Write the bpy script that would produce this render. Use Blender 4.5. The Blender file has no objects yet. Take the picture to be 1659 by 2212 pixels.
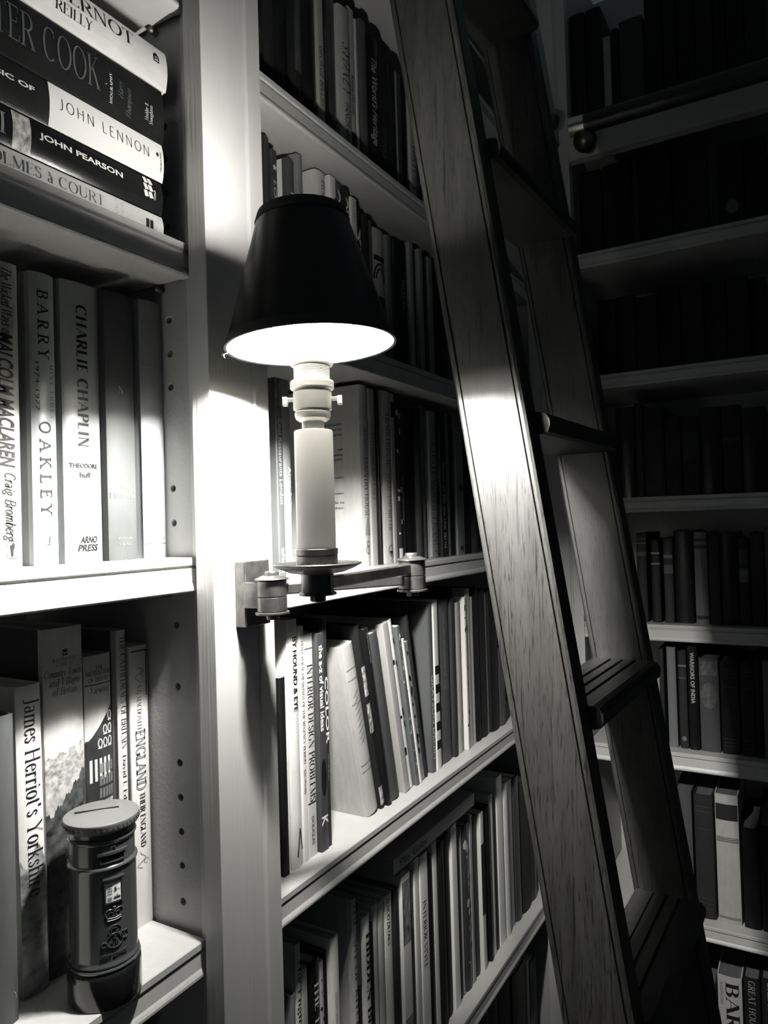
import bpy, bmesh, math, random
from mathutils import Vector, Matrix
random.seed(11)
scene = bpy.context.scene
COL = scene.collection
EYE = 1.5            # height of the camera above the floor; heights below are given from eye level

# ------------------------------------------------------------------ camera
cd = bpy.data.cameras.new('camera')
cam = bpy.data.objects.new('camera', cd)
COL.objects.link(cam)
cd.sensor_fit = 'HORIZONTAL'
cd.sensor_width = 36.0
cd.lens = 36.0 * 1570.1 / 1659.0
cd.clip_start = 0.01
RT = Vector((0.502476, -0.864103, -0.029038))
UP = Vector((0.000551, -0.033265, 0.999446))
FW = Vector((0.864591, 0.502214, 0.016239))
m = Matrix((RT, UP, -FW)).transposed().to_4x4()
m.translation = Vector((0, 0, EYE))
cam.matrix_world = m
scene.camera = cam

# ------------------------------------------------------------------ world, exposure
w = bpy.data.worlds.new('world')
scene.world = w
w.use_nodes = True
w.node_tree.nodes['Background'].inputs[0].default_value = (0.70, 0.86, 0.92, 1)
w.node_tree.nodes['Background'].inputs[1].default_value = 0.050
scene.view_settings.view_transform = 'Standard'
scene.view_settings.look = 'None'
scene.view_settings.gamma = 1.0
scene.view_settings.use_curve_mapping = False
scene.view_settings.exposure = 0.0
BULB = 5200.0         # radiance of the bulb glass

# ------------------------------------------------------------------ materials
MATS = {}
def nodemat(name, base, rough=0.5, metal=0.0, spec=0.5, var=0.0, scale=(20, 20, 20), bump=0.0, bscale=None,
            coat=0.0, kind='noise', detail=4.0, emit=None):
    key = name
    if key in MATS:
        return MATS[key]
    m = bpy.data.materials.new(name)
    m.use_nodes = True
    nt = m.node_tree
    b = nt.nodes['Principled BSDF']
    if isinstance(base, (int, float)):
        v = base
        base = (v * 1.0, v * 0.99, v * 0.955) if v > 0.25 else (v * 0.95, v * 1.0, v * 1.0)
    b.inputs['Base Color'].default_value = (*base, 1)
    b.inputs['Roughness'].default_value = rough
    b.inputs['Metallic'].default_value = metal
    b.inputs['Specular IOR Level'].default_value = spec
    b.inputs['Coat Weight'].default_value = coat
    if emit:
        b.inputs['Emission Color'].default_value = (*emit[0], 1)
        b.inputs['Emission Strength'].default_value = emit[1]
    tc = nt.nodes.new('ShaderNodeTexCoord')
    def tex(sc, det):
        mp = nt.nodes.new('ShaderNodeMapping')
        mp.inputs['Scale'].default_value = sc
        n = nt.nodes.new('ShaderNodeTexNoise')
        n.inputs['Scale'].default_value = 1.0
        n.inputs['Detail'].default_value = det
        n.inputs['Roughness'].default_value = 0.6
        nt.links.new(tc.outputs['Object'], mp.inputs[0])
        nt.links.new(mp.outputs[0], n.inputs[0])
        return n
    if var > 0:
        n = tex(scale, detail)
        r = nt.nodes.new('ShaderNodeValToRGB')
        r.color_ramp.elements[0].position = 0.3
        r.color_ramp.elements[1].position = 0.72
        lo_ = 1 - var
        r.color_ramp.elements[0].color = (base[0] * lo_, base[1] * lo_, base[2] * lo_, 1)
        r.color_ramp.elements[1].color = (min(base[0] * (1 + var * .5), 1), min(base[1] * (1 + var * .5), 1), min(base[2] * (1 + var * .5), 1), 1)
        nt.links.new(n.outputs[0], r.inputs[0])
        nt.links.new(r.outputs[0], b.inputs['Base Color'])
    if bump > 0:
        n2 = tex(bscale or scale, 3.0)
        bp = nt.nodes.new('ShaderNodeBump')
        bp.inputs['Strength'].default_value = bump
        bp.inputs['Distance'].default_value = 0.001
        nt.links.new(n2.outputs[0], bp.inputs['Height'])
        nt.links.new(bp.outputs[0], b.inputs['Normal'])
    MATS[key] = m
    return m

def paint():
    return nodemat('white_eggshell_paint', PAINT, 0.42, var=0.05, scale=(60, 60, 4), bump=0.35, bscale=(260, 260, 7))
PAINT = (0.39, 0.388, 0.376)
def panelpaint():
    return nodemat('dimmed_orange_peel_paint', (.30, .30, .295), 0.45, var=0.05, scale=(9, 9, 9), bump=0.5, bscale=(240, 240, 240))  # same paint as the frame, darkened to put weak grazing light in its colour
def wood():
    if 'dark_grained_wood' in MATS:
        return MATS['dark_grained_wood']
    m = bpy.data.materials.new('dark_grained_wood')
    m.use_nodes = True
    nt = m.node_tree
    b = nt.nodes['Principled BSDF']
    tc = nt.nodes.new('ShaderNodeTexCoord')
    def noise(sc, det, rough=.6):
        mp = nt.nodes.new('ShaderNodeMapping')
        mp.inputs['Scale'].default_value = sc
        n = nt.nodes.new('ShaderNodeTexNoise')
        n.inputs['Scale'].default_value = 1
        n.inputs['Detail'].default_value = det
        n.inputs['Roughness'].default_value = rough
        nt.links.new(tc.outputs['Object'], mp.inputs[0])
        nt.links.new(mp.outputs[0], n.inputs[0])
        return n
    big = noise((60, 60, 6), 3)
    pores = noise((900, 900, 55), 2, .5)
    streak = noise((330, 330, 9), 2, .5)
    r1 = nt.nodes.new('ShaderNodeValToRGB')
    r1.color_ramp.elements[0].position = .3
    r1.color_ramp.elements[0].color = (.017, .017, .016, 1)
    r1.color_ramp.elements[1].position = .7
    r1.color_ramp.elements[1].color = (.032, .0315, .030, 1)
    r2 = nt.nodes.new('ShaderNodeValToRGB')
    r2.color_ramp.elements[0].position = .33
    r2.color_ramp.elements[0].color = (.22, .22, .22, 1)
    r2.color_ramp.elements[1].position = .42
    r2.color_ramp.elements[1].color = (1, 1, 1, 1)
    r3 = nt.nodes.new('ShaderNodeValToRGB')
    r3.color_ramp.elements[0].position = .30
    r3.color_ramp.elements[0].color = (.25, .25, .25, 1)
    r3.color_ramp.elements[1].position = .38
    r3.color_ramp.elements[1].color = (1, 1, 1, 1)
    nt.links.new(big.outputs[0], r1.inputs[0])
    nt.links.new(pores.outputs[0], r2.inputs[0])
    nt.links.new(streak.outputs[0], r3.inputs[0])
    def mul(a, c):
        mx = nt.nodes.new('ShaderNodeMixRGB')
        mx.blend_type = 'MULTIPLY'
        mx.inputs[0].default_value = 1
        nt.links.new(a, mx.inputs[1])
        nt.links.new(c, mx.inputs[2])
        return mx.outputs[0]
    c = mul(mul(r1.outputs[0], r2.outputs[0]), r3.outputs[0])
    nt.links.new(c, b.inputs['Base Color'])
    b.inputs['Roughness'].default_value = .43
    b.inputs['Specular IOR Level'].default_value = .36
    bp = nt.nodes.new('ShaderNodeBump')
    bp.inputs['Strength'].default_value = .3
    bp.inputs['Distance'].default_value = .0006
    nt.links.new(pores.outputs[0], bp.inputs['Height'])
    nt.links.new(bp.outputs[0], b.inputs['Normal'])
    MATS['dark_grained_wood'] = m
    return m
def bronze():
    return nodemat('aged_bronze', (.16, .158, .152), .34, metal=.85, var=.35, scale=(90, 90, 90), bump=.25, bscale=(160, 160, 160))
def black_metal():
    return nodemat('blackened_metal', .012, .25, metal=0, spec=.6)
def tonemat(t, kind='p', gloss=None):
    """Printed paper or book cloth of a given tone (its own colour)."""
    t = round(t * .72 if t > .1 else t * .8 if t > .04 else t * .6, 3)
    if kind == 'h':
        return nodemat('book_cloth_%03d' % int(t * 1000), t, 0.55 if gloss is None else gloss, spec=.35 if t > .05 else .15, var=.12, scale=(120, 120, 40), bump=.12, bscale=(700, 700, 700))
    return nodemat('printed_paper_%03d' % int(t * 1000), t, 0.38 if gloss is None else gloss, spec=.4 if t > .05 else .2, var=.07, scale=(30, 30, 12))
def ink(t):
    t = t * .5 if t < .1 else t * .75
    return nodemat('ink_%04d' % int(round(t, 4) * 10000), t, .6, spec=.15, var=.05, scale=(80, 80, 80))
def pagemat(dark_pages=False):
    if dark_pages:
        return nodemat('dark_page_block', .10, .85, spec=.05, var=.35, scale=(900, 3, 3), bump=.3, bscale=(900, 3, 3))  # darker page block, given to right-wall books alone
    return nodemat('page_block', .38, .8, spec=.1, var=.35, scale=(900, 3, 3), bump=.3, bscale=(900, 3, 3))

# ------------------------------------------------------------------ mesh helpers
class MB:
    def __init__(s):
        s.v = []
        s.f = []
        s.m = []
    def add(s, vs, fs, mi=0):
        o = len(s.v)
        s.v += [tuple(p) for p in vs]
        for q in fs:
            s.f.append(tuple(o + i for i in q))
            s.m.append(mi)
        return s
    def box(s, x0, x1, y0, y1, z0, z1, mi=0):
        v = [(x, y, z) for z in (z0, z1) for y in (y0, y1) for x in (x0, x1)]
        return s.add(v, [(0, 2, 3, 1), (4, 5, 7, 6), (0, 1, 5, 4), (2, 6, 7, 3), (0, 4, 6, 2), (1, 3, 7, 5)], mi)
    def prism(s, prof, a0, a1, fn, mi=0):
        """prof: closed 2D loop; fn(p, q, a) -> 3D point."""
        n = len(prof)
        v = [fn(p, q, a0) for p, q in prof] + [fn(p, q, a1) for p, q in prof]
        f = [(i, (i + 1) % n, n + (i + 1) % n, n + i) for i in range(n)]
        f += [tuple(range(n))[::-1], tuple(range(n, 2 * n))]
        return s.add(v, f, mi)
    def lathe(s, prof, cx=0, cy=0, n=40, mi=0, close=True):
        v = []
        f = []
        k = len(prof)
        for i in range(n):
            a = 2 * math.pi * i / n
            c, d = math.cos(a), math.sin(a)
            v += [(cx + r * c, cy + r * d, z) for r, z in prof]
        for i in range(n):
            j = (i + 1) % n
            for t in range(k - 1):
                f.append((i * k + t, j * k + t, j * k + t + 1, i * k + t + 1))
        if close:
            if prof[0][0] > 1e-6:
                f.append(tuple(i * k for i in range(n))[::-1])
            if prof[-1][0] > 1e-6:
                f.append(tuple(i * k + k - 1 for i in range(n)))
        return s.add(v, f, mi)
    def tube(s, pts, r, n=10, mi=0):
        pts = [Vector(p) for p in pts]
        rr = r if isinstance(r, (list, tuple)) else [r] * len(pts)
        v = []
        up = Vector((0.13, 0.27, 0.95))
        for i, p in enumerate(pts):
            d = (pts[min(i + 1, len(pts) - 1)] - pts[max(i - 1, 0)]).normalized()
            if abs(d.dot(up)) > .97:
                up = Vector((1, 0.1, 0))
            a = d.cross(up).normalized()
            b = d.cross(a)
            for k in range(n):
                t = 2 * math.pi * k / n
                v.append(p + (a * math.cos(t) + b * math.sin(t)) * rr[i])
        f = []
        for i in range(len(pts) - 1):
            for k in range(n):
                f.append((i * n + k, i * n + (k + 1) % n, (i + 1) * n + (k + 1) % n, (i + 1) * n + k))
        f += [tuple(range(n))[::-1], tuple((len(pts) - 1) * n + k for k in range(n))]
        return s.add(v, f, mi)
    def sphere(s, c, r, n=20, mi=0, sx=1, sy=1, sz=1):
        v = [(c[0], c[1], c[2] - r * sz)]
        k = n // 2
        for i in range(1, k):
            p = -math.pi / 2 + math.pi * i / k
            for j in range(n):
                t = 2 * math.pi * j / n
                v.append((c[0] + r * sx * math.cos(p) * math.cos(t), c[1] + r * sy * math.cos(p) * math.sin(t), c[2] + r * sz * math.sin(p)))
        v.append((c[0], c[1], c[2] + r * sz))
        f = [(0, 1 + (j + 1) % n, 1 + j) for j in range(n)]
        for i in range(k - 2):
            for j in range(n):
                a = 1 + i * n
                f.append((a + j, a + (j + 1) % n, a + n + (j + 1) % n, a + n + j))
        L = len(v) - 1
        a = 1 + (k - 2) * n
        f += [(L, a + j, a + (j + 1) % n) for j in range(n)]
        return s.add(v, f, mi)
    def build(s, name, mats, parent=None, smooth=False, bevel=0, loc=None, fix=True, angle=40):
        me = bpy.data.meshes.new(name)
        me.from_pydata(s.v, [], s.f)
        if not isinstance(mats, (list, tuple)):
            mats = [mats]
        for q in mats:
            me.materials.append(q)
        me.polygons.foreach_set('material_index', s.m)
        if fix:
            bm = bmesh.new()
            bm.from_mesh(me)
            bmesh.ops.recalc_face_normals(bm, faces=bm.faces)
            bm.to_mesh(me)
            bm.free()
        if smooth:
            me.polygons.foreach_set('use_smooth', [True] * len(me.polygons))
            me.set_sharp_from_angle(angle=math.radians(angle))
        o = bpy.data.objects.new(name, me)
        COL.objects.link(o)
        if parent:
            o.parent = parent
        if loc:
            o.location = loc
        if bevel:
            b = o.modifiers.new('bevel', 'BEVEL')
            b.width = bevel
            b.segments = 2
            b.limit_method = 'ANGLE'
            b.angle_limit = math.radians(35)
        return o

def tag(o, label=None, cat=None, group=None, kind=None):
    if label:
        o['label'] = label
    if cat:
        o['category'] = cat
    if group:
        o['group'] = group
    if kind:
        o['kind'] = kind
    return o
def thing(name, label, cat, loc, rot=(0, 0, 0), group=None):
    o = bpy.data.objects.new(name, None)
    o.empty_display_size = .02
    COL.objects.link(o)
    o.location = (loc[0], loc[1], loc[2] + EYE)
    o.rotation_euler = rot
    return tag(o, label, cat, group)
def structure(o):
    o['kind'] = 'structure'
    o.location.z += EYE
    return o

# ------------------------------------------------------------------ lettering
# A roman letter drawn with a broad pen: upright strokes thick, level strokes thin, slab ends.
def arc(cx, cy, rx, ry, a0, a1, n=14):
    return ('a', [(cx + rx * math.cos(math.radians(a0 + (a1 - a0) * i / n)), cy + ry * math.sin(math.radians(a0 + (a1 - a0) * i / n))) for i in range(n + 1)])
def V(x, y0=0, y1=1, e='b'):
    return ('l', (x, y0), (x, y1), 'T', e)
def D(x0, y0, x1, y1, w='T', e='b'):
    return ('l', (x0, y0), (x1, y1), w, e)
def H(x0, x1, y, e='0'):
    return ('l', (x0, y), (x1, y), 't', e)
GL = {
 'A': (.8, [D(.06, 0, .4, 1, 't', 's'), D(.4, 1, .76, 0, 'T', 'e'), H(.2, .6, .36)]),
 'B': (.68, [V(.14), arc(.34, .75, .24, .24, 90, -90), H(.14, .34, .985), H(.14, .36, .515), arc(.36, .26, .26, .25, 90, -90), H(.14, .36, .015)]),
 'C': (.76, [arc(.42, .5, .34, .49, 52, 308, 20), D(.63, .72, .65, .96, 't', '0')]),
 'D': (.8, [V(.14), H(.14, .36, .985), H(.14, .36, .015), arc(.36, .5, .36, .485, 90, -90, 18)]),
 'E': (.62, [V(.14), H(.14, .54, .985, 'v'), H(.14, .44, .52, 'v'), H(.14, .58, .015, 'v')]),
 'F': (.58, [V(.14), H(.14, .54, .985, 'v'), H(.14, .44, .5, 'v')]),
 'G': (.82, [arc(.42, .5, .34, .49, 52, 330, 20), V(.7, .06, .42, 'e'), D(.63, .72, .65, .96, 't', '0')]),
 'H': (.86, [V(.14), V(.7), H(.14, .7, .52)]),
 'I': (.3, [V(.15)]),
 'J': (.46, [V(.3, .1, 1, 'e'), arc(.13, .1, .17, .14, 0, -120, 8)]),
 'K': (.78, [V(.14), D(.14, .4, .6, 1, 't', 'e'), D(.3, .6, .7, 0, 'T', 'e')]),
 'L': (.6, [V(.14), H(.14, .56, .015, 'v')]),
 'M': (1.0, [D(.12, 0, .14, 1, 't', 'b'), D(.14, 1, .5, .05, 'T', '0'), D(.5, .05, .86, 1, 't', '0'), V(.87)]),
 'N': (.84, [D(.13, 0, .13, 1, 't', 'b'), D(.13, 1, .7, 0, 'T', '0'), D(.7, 0, .7, 1, 't', 'e')]),
 'O': (.86, [arc(.43, .5, .36, .49, 0, 360, 26)]),
 'P': (.62, [V(.14), H(.14, .34, .985), arc(.34, .73, .25, .255, 90, -90), H(.14, .34, .475)]),
 'Q': (.86, [arc(.43, .5, .36, .49, 0, 360, 26), D(.45, .1, .85, -.2, 'T', '0')]),
 'R': (.72, [V(.14), H(.14, .34, .985), arc(.34, .74, .24, .245, 90, -90), H(.14, .34, .495), D(.34, .5, .68, 0, 'T', 'e')]),
 'S': (.56, [('a', [(.46, .8), (.45, .9), (.36, .98), (.26, .985), (.14, .93), (.09, .8), (.13, .66), (.27, .55), (.4, .44), (.48, .3), (.45, .12), (.34, .02), (.24, .015), (.13, .07), (.07, .22)])]),
 'T': (.7, [V(.35, 0, 1, 's'), H(.04, .66, .985, 'w')]),
 'U': (.8, [V(.14, .3, 1, 'e'), arc(.4, .3, .26, .3, 180, 360, 14), D(.66, .3, .66, 1, 't', 'e')]),
 'V': (.76, [D(.05, 1, .38, 0, 'T', 's'), D(.38, 0, .7, 1, 't', 'e')]),
 'W': (1.05, [D(.05, 1, .32, 0, 'T', 's'), D(.32, 0, .53, 1, 't', '0'), D(.53, 1, .78, 0, 'T', '0'), D(.78, 0, 1.0, 1, 't', 'e')]),
 'X': (.76, [D(.06, 1, .7, 0, 'T', 'b'), D(.08, 0, .66, 1, 't', 'b')]),
 'Y': (.72, [D(.04, 1, .36, .48, 'T', 's'), D(.36, .48, .66, 1, 't', 'e'), V(.36, 0, .48, 's')]),
 'Z': (.66, [H(.08, .58, .985, 'u'), D(.08, 0, .58, 1, 'T', '0'), H(.08, .62, .015, 'v')]),
 'a': (.5, [arc(.22, .48, .15, .17, 150, 0, 8), V(.37, .06, .48, '0'), arc(.22, .19, .15, .17, 0, 360, 14), H(.37, .48, .03)]),
 'b': (.56, [V(.1, 0, 1, 'E'), arc(.28, .33, .2, .32, 0, 360, 18)]),
 'c': (.46, [arc(.26, .33, .19, .32, 50, 320, 16)]),
 'd': (.56, [V(.45, 0, 1, 'E'), arc(.26, .33, .2, .32, 0, 360, 18), H(.45, .54, .015)]),
 'e': (.48, [arc(.26, .33, .19, .32, 10, 325, 18), H(.08, .44, .38)]),
 'f': (.34, [V(.16, 0, .82, 's'), arc(.28, .82, .12, .17, 180, 40, 8), H(.04, .32, .64)]),
 'g': (.5, [arc(.23, .43, .16, .21, 0, 360, 16), arc(.23, -.08, .2, .17, 0, 360, 16), D(.12, .25, .1, .1, 't', '0'), H(.3, .47, .62)]),
 'h': (.58, [V(.11, 0, 1, 'b'), arc(.29, .42, .17, .22, 180, 0, 10), V(.46, 0, .42, 's')]),
 'i': (.26, [V(.13, 0, .64, 'b'), ('d', (.13, .86), .065)]),
 'j': (.26, [V(.13, -.12, .64, 'e'), arc(.03, -.12, .1, .15, 0, -110, 6), ('d', (.13, .86), .065)]),
 'k': (.56, [V(.11, 0, 1, 'b'), D(.11, .28, .42, .64, 't', 'e'), D(.22, .4, .48, 0, 'T', 'e')]),
 'l': (.26, [V(.13, 0, 1, 'b')]),
 'm': (.86, [V(.11, 0, .64, 'b'), arc(.27, .42, .15, .22, 180, 0, 10), V(.42, 0, .42, 's'), arc(.58, .42, .15, .22, 180, 0, 10), V(.73, 0, .42, 's')]),
 'n': (.58, [V(.11, 0, .64, 'b'), arc(.29, .42, .17, .22, 180, 0, 10), V(.46, 0, .42, 's')]),
 'o': (.52, [arc(.26, .33, .2, .32, 0, 360, 20)]),
 'p': (.56, [V(.1, -.3, .64, 'b'), arc(.28, .33, .2, .32, 0, 360, 18)]),
 'q': (.56, [V(.45, -.3, .64, 's'), arc(.26, .33, .2, .32, 0, 360, 18)]),
 'r': (.4, [V(.11, 0, .64, 'b'), arc(.27, .42, .15, .2, 180, 60, 8), ('d', (.33, .58), .06)]),
 's': (.4, [('a', [(.32, .5), (.31, .58), (.22, .645), (.12, .61), (.08, .51), (.13, .4), (.24, .32), (.33, .2), (.3, .07), (.2, .01), (.1, .05), (.06, .15)])]),
 't': (.36, [V(.15, .12, .84, '0'), arc(.25, .12, .1, .11, 180, 300, 6), H(.03, .3, .64)]),
 'u': (.58, [V(.11, .2, .64, 'e'), arc(.28, .2, .17, .19, 180, 360, 10), V(.45, 0, .64, 'e'), H(.45, .54, .015)]),
 'v': (.5, [D(.05, .64, .25, 0, 'T', 's'), D(.25, 0, .44, .64, 't', 'e')]),
 'w': (.74, [D(.05, .64, .22, 0, 'T', 's'), D(.22, 0, .37, .64, 't', '0'), D(.37, .64, .54, 0, 'T', '0'), D(.54, 0, .7, .64, 't', 'e')]),
 'x': (.5, [D(.05, .64, .44, 0, 'T', 'b'), D(.06, 0, .42, .64, 't', 'b')]),
 'y': (.5, [D(.05, .64, .26, 0, 'T', 's'), D(.15, -.3, .46, .64, 't', 'e'), ('d', (.11, -.27), .06)]),
 'z': (.46, [H(.06, .4, .625), D(.06, 0, .4, .64, 't', '0'), H(.06, .42, .015)]),
 "'": (.22, [D(.08, .72, .12, .96, 'T', '0')]), '.': (.22, [('d', (.1, .05), .06)]), ',': (.22, [D(.06, -.14, .12, .06, 'T', '0')]),
 '&': (.8, [arc(.33, .76, .17, .22, 0, 360, 14), D(.2, .62, .72, .02, 'T', '0'), arc(.33, .27, .25, .27, 140, 330, 12), D(.55, .14, .72, .5, 't', '0')]),
 '-': (.36, [H(.05, .3, .34)]), ' ': (.34, []),
}
def glyph_polys(ch, T, t, ser):
    if ch == 'à':
        wd, st = GL['a']
        st = st + [D(.14, .98, .28, .76, 'T', '0')]
    else:
        wd, st = GL.get(ch, GL[' '])
    out = []
    for s in st:
        if s[0] == 'd':
            (cx, cy), r = s[1], s[2] * max(1, T / .12)
            out.append([(cx + r * math.cos(k * math.pi / 5), cy + r * math.sin(k * math.pi / 5)) for k in range(10)])
        elif s[0] == 'a':
            p = s[1]
            n = len(p)
            closed = math.dist(p[0], p[-1]) < 1e-6
            side = []
            for i in range(n):
                a = p[i - 1] if i > 0 else (p[n - 2] if closed else p[0])
                b = p[i + 1] if i < n - 1 else (p[1] if closed else p[n - 1])
                dx, dy = b[0] - a[0], b[1] - a[1]
                L = math.hypot(dx, dy) or 1
                dx, dy = dx / L, dy / L
                hw = .5 * (t + (T - t) * abs(dy) ** 1.4)
                side.append(((p[i][0] - dy * hw, p[i][1] + dx * hw), (p[i][0] + dy * hw, p[i][1] - dx * hw)))
            for i in range(n - 1):
                out.append([side[i][0], side[i][1], side[i + 1][1], side[i + 1][0]])
        else:
            (x0, y0), (x1, y1), wt, e = s[1:]
            hw = .5 * (T if wt == 'T' else t)
            L = math.hypot(x1 - x0, y1 - y0) or 1
            dx, dy = (x1 - x0) / L, (y1 - y0) / L
            if abs(dy) > .25:                       # cut level at both ends
                k = hw / abs(dy)
                out.append([(x0 - k, y0), (x0 + k, y0), (x1 + k, y1), (x1 - k, y1)])
            else:
                out.append([(x0 - dy * hw, y0 + dx * hw), (x0 + dy * hw, y0 - dx * hw), (x1 + dy * hw, y1 - dx * hw), (x1 - dy * hw, y1 + dx * hw)])
            if ser > 0:
                h = t * .5
                for en, (x, y), lowend in (('s', (x0, y0), y0 < y1), ('e', (x1, y1), y1 < y0)):
                    if e in ('b', en) and abs(dy) > .25:
                        yy = y + h if lowend else y - h
                        out.append([(x - ser - hw, yy - h), (x + ser + hw, yy - h), (x + ser + hw, yy + h), (x - ser - hw, yy + h)])
                    if e == 'E' and en == 'e':
                        out.append([(x - ser - hw, y - 2 * h), (x, y - 2 * h), (x, y), (x - ser - hw, y)])
                if e in ('v', 'w', 'u'):
                    for x in ((x1,) if e == 'v' else (x0,) if e == 'u' else (x0, x1)):
                        d = .16 if y0 < .8 else -.16
                        out.append([(x - h, y0), (x + h, y0), (x + h, y0 + d), (x - h, y0 + d)])
    return wd, out

FONTC = {}
def sans_polys(txt, off=0.0):
    key = (txt, off)
    if key in FONTC:
        return FONTC[key]
    cu = bpy.data.curves.new('lettering_curve', 'FONT')
    cu.body = txt
    cu.size = 1.0
    cu.resolution_u = 3
    cu.offset = off
    o = bpy.data.objects.new('lettering_curve', cu)
    COL.objects.link(o)
    bpy.context.view_layer.update()
    me = o.to_mesh()
    vs = [(v.co.x / .73, v.co.y / .73) for v in me.vertices]
    fs = [tuple(p.vertices) for p in me.polygons]
    o.to_mesh_clear()
    bpy.data.objects.remove(o)
    bpy.data.curves.remove(cu)
    FONTC[key] = (vs, fs)
    return FONTC[key]

STY = {'ser': (.115, .034, .075, 0), 'serb': (.2, .05, .07, 0), 'seri': (.1, .034, .05, .22), 'deco': (.215, .065, 0, .03), 'serl': (.085, .026, .07, 0),
       'serm': (.16, .085, .085, 0), 'script': (.16, .06, 0, .32), 'slab': (.22, .11, .1, 0), 'thin': (.078, .07, 0, 0), 'scriptb': (.17, .08, 0, .25)}
def layout(txt, style, length=None, track=0.0):
    """-> (verts, faces, total length) with cap height 1, starting at x = 0."""
    vs, fs = [], []
    if style in STY:
        T, t, ser, sl = STY[style]
        x = 0.0
        for ch in txt:
            wd, polys = glyph_polys(ch, T, t, ser)
            for p in polys:
                o = len(vs)
                vs += [(x + a + sl * b, b) for a, b in p]
                fs.append(tuple(range(o, o + len(p))))
            x += wd + .05 + track
        L = x
    else:
        off = {'sans': 0.0, 'sansi': .0, 'sansb': .028, 'sansr': .02, 'hand': .018, 'sansbi': .03}[style]
        v, f = sans_polys(txt, off)
        vs = list(v)
        fs = list(f)
        if style in ('sansi', 'sansbi'):
            vs = [(a + .22 * b, b) for a, b in vs]
        mn = min((a for a, b in vs), default=0)
        vs = [(a - mn, b) for a, b in vs]
        L = max((a for a, b in vs), default=1)
    return vs, fs, L

class Lettering:
    """Collects lettering of one ink on one surface; fn(u, v) -> 3D point just off the surface."""
    def __init__(s, fn):
        s.fn = fn
        s.mb = MB()
    def put(s, txt, style, u, v, cap, length=None, direction='down', maxlen=None, track=0.0, flip=False):
        vs, fs, L = layout(txt, style, None, track)
        k = (length / L) if length else cap
        if maxlen and k * L > maxlen:
            k = maxlen / L
        out = []
        for a, b in vs:
            a, b = a * k, b * cap
            if direction == 'down':      # starts at height v, reads towards the foot, letters lie on the line u
                out.append((u + b, v - a, 0))
            elif direction == 'across':
                out.append((u + a, v + b, 0))
            elif direction == 'centre':
                out.append((u - L * k / 2 + a, v + b, 0))
            elif direction == 'up':
                out.append((u - b, v + a, 0))
        s.mb.add(out, fs)
        return s
    def poly(s, pts):
        s.mb.add([(p[0], p[1], 0) for p in pts], [tuple(range(len(pts)))])
        return s
    def rect(s, u0, u1, v0, v1, n=4):
        for i in range(n):
            a, b = u0 + (u1 - u0) * i / n, u0 + (u1 - u0) * (i + 1) / n
            s.poly([(a, v0), (b, v0), (b, v1), (a, v1)])
        return s
    def line(s, pts, wd):
        for (x0, y0), (x1, y1) in zip(pts, pts[1:]):
            L = math.hypot(x1 - x0, y1 - y0) or 1
            dx, dy = (x1 - x0) / L * wd / 2, (y1 - y0) / L * wd / 2
            s.poly([(x0 - dy, y0 + dx), (x0 + dy, y0 - dx), (x1 + dy, y1 - dx), (x1 - dy, y1 + dx)])
        return s
    def ring(s, cx, cy, r, wd, n=24, a0=0, a1=360, ry=None):
        ry = ry or r
        return s.line([(cx + r * math.cos(math.radians(a0 + (a1 - a0) * i / n)), cy + ry * math.sin(math.radians(a0 + (a1 - a0) * i / n))) for i in range(n + 1)], wd)
    def disc(s, cx, cy, r, ry=None, n=20):
        ry = ry or r
        return s.poly([(cx + r * math.cos(2 * math.pi * i / n), cy + ry * math.sin(2 * math.pi * i / n)) for i in range(n)])
    def build(s, name, mat, parent, label=None):
        if not s.mb.v:
            return None
        o = s.mb.build(name, mat, parent, fix=False)
        me = o.data
        us = [v.co.x for v in me.vertices]
        bm = bmesh.new()
        bm.from_mesh(me)
        k = math.ceil(min(us) / .0016)
        while k * .0016 < max(us):            # cut along the spine's length so that print follows its curve
            bmesh.ops.bisect_plane(bm, geom=bm.verts[:] + bm.edges[:] + bm.faces[:], plane_co=(k * .0016, 0, 0), plane_no=(1, 0, 0))
            k += 1
        for v in bm.verts:
            v.co = s.fn(v.co.x, v.co.y)
        bm.to_mesh(me)
        bm.free()
        if label:
            o['label'] = label
        return o

# ------------------------------------------------------------------ books
def spine_profile(w, kind):
    """Top-view outline of the outer cover at the spine, from the left board to the right one."""
    if kind == 'h':
        b = min(.0030, w * .10)
        pts = [(0, .0085), (.0009, .0058), (.0006, b * .9 + .0006)]
        for i in range(17):
            s = i / 16
            pts.append((.0012 + (w - .0024) * s, b * (2 * s - 1) ** 2))
        pts += [(w - .0006, b * .9 + .0006), (w - .0009, .0058), (w, .0085)]
        return pts, lambda x: b * (2 * min(max(x / w, 0), 1) - 1) ** 2
    r = min(.0018, w * .28)
    pts = [(0, r * 1.6), (0, r)]
    pts += [(r - r * math.cos(math.radians(a)), r - r * math.sin(math.radians(a))) for a in (30, 60, 90)]
    pts += [(w - r + r * math.sin(math.radians(a)), r - r * math.cos(math.radians(a))) for a in (0, 30, 60)]
    pts += [(w, r), (w, r * 1.6)]
    def fn(x):
        x = min(max(x, 0), w)
        if x < r:
            return r - math.sqrt(max(r * r - (r - x) ** 2, 0))
        if x > w - r:
            return r - math.sqrt(max(r * r - (x - w + r) ** 2, 0))
        return 0.0
    return pts, fn

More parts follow.
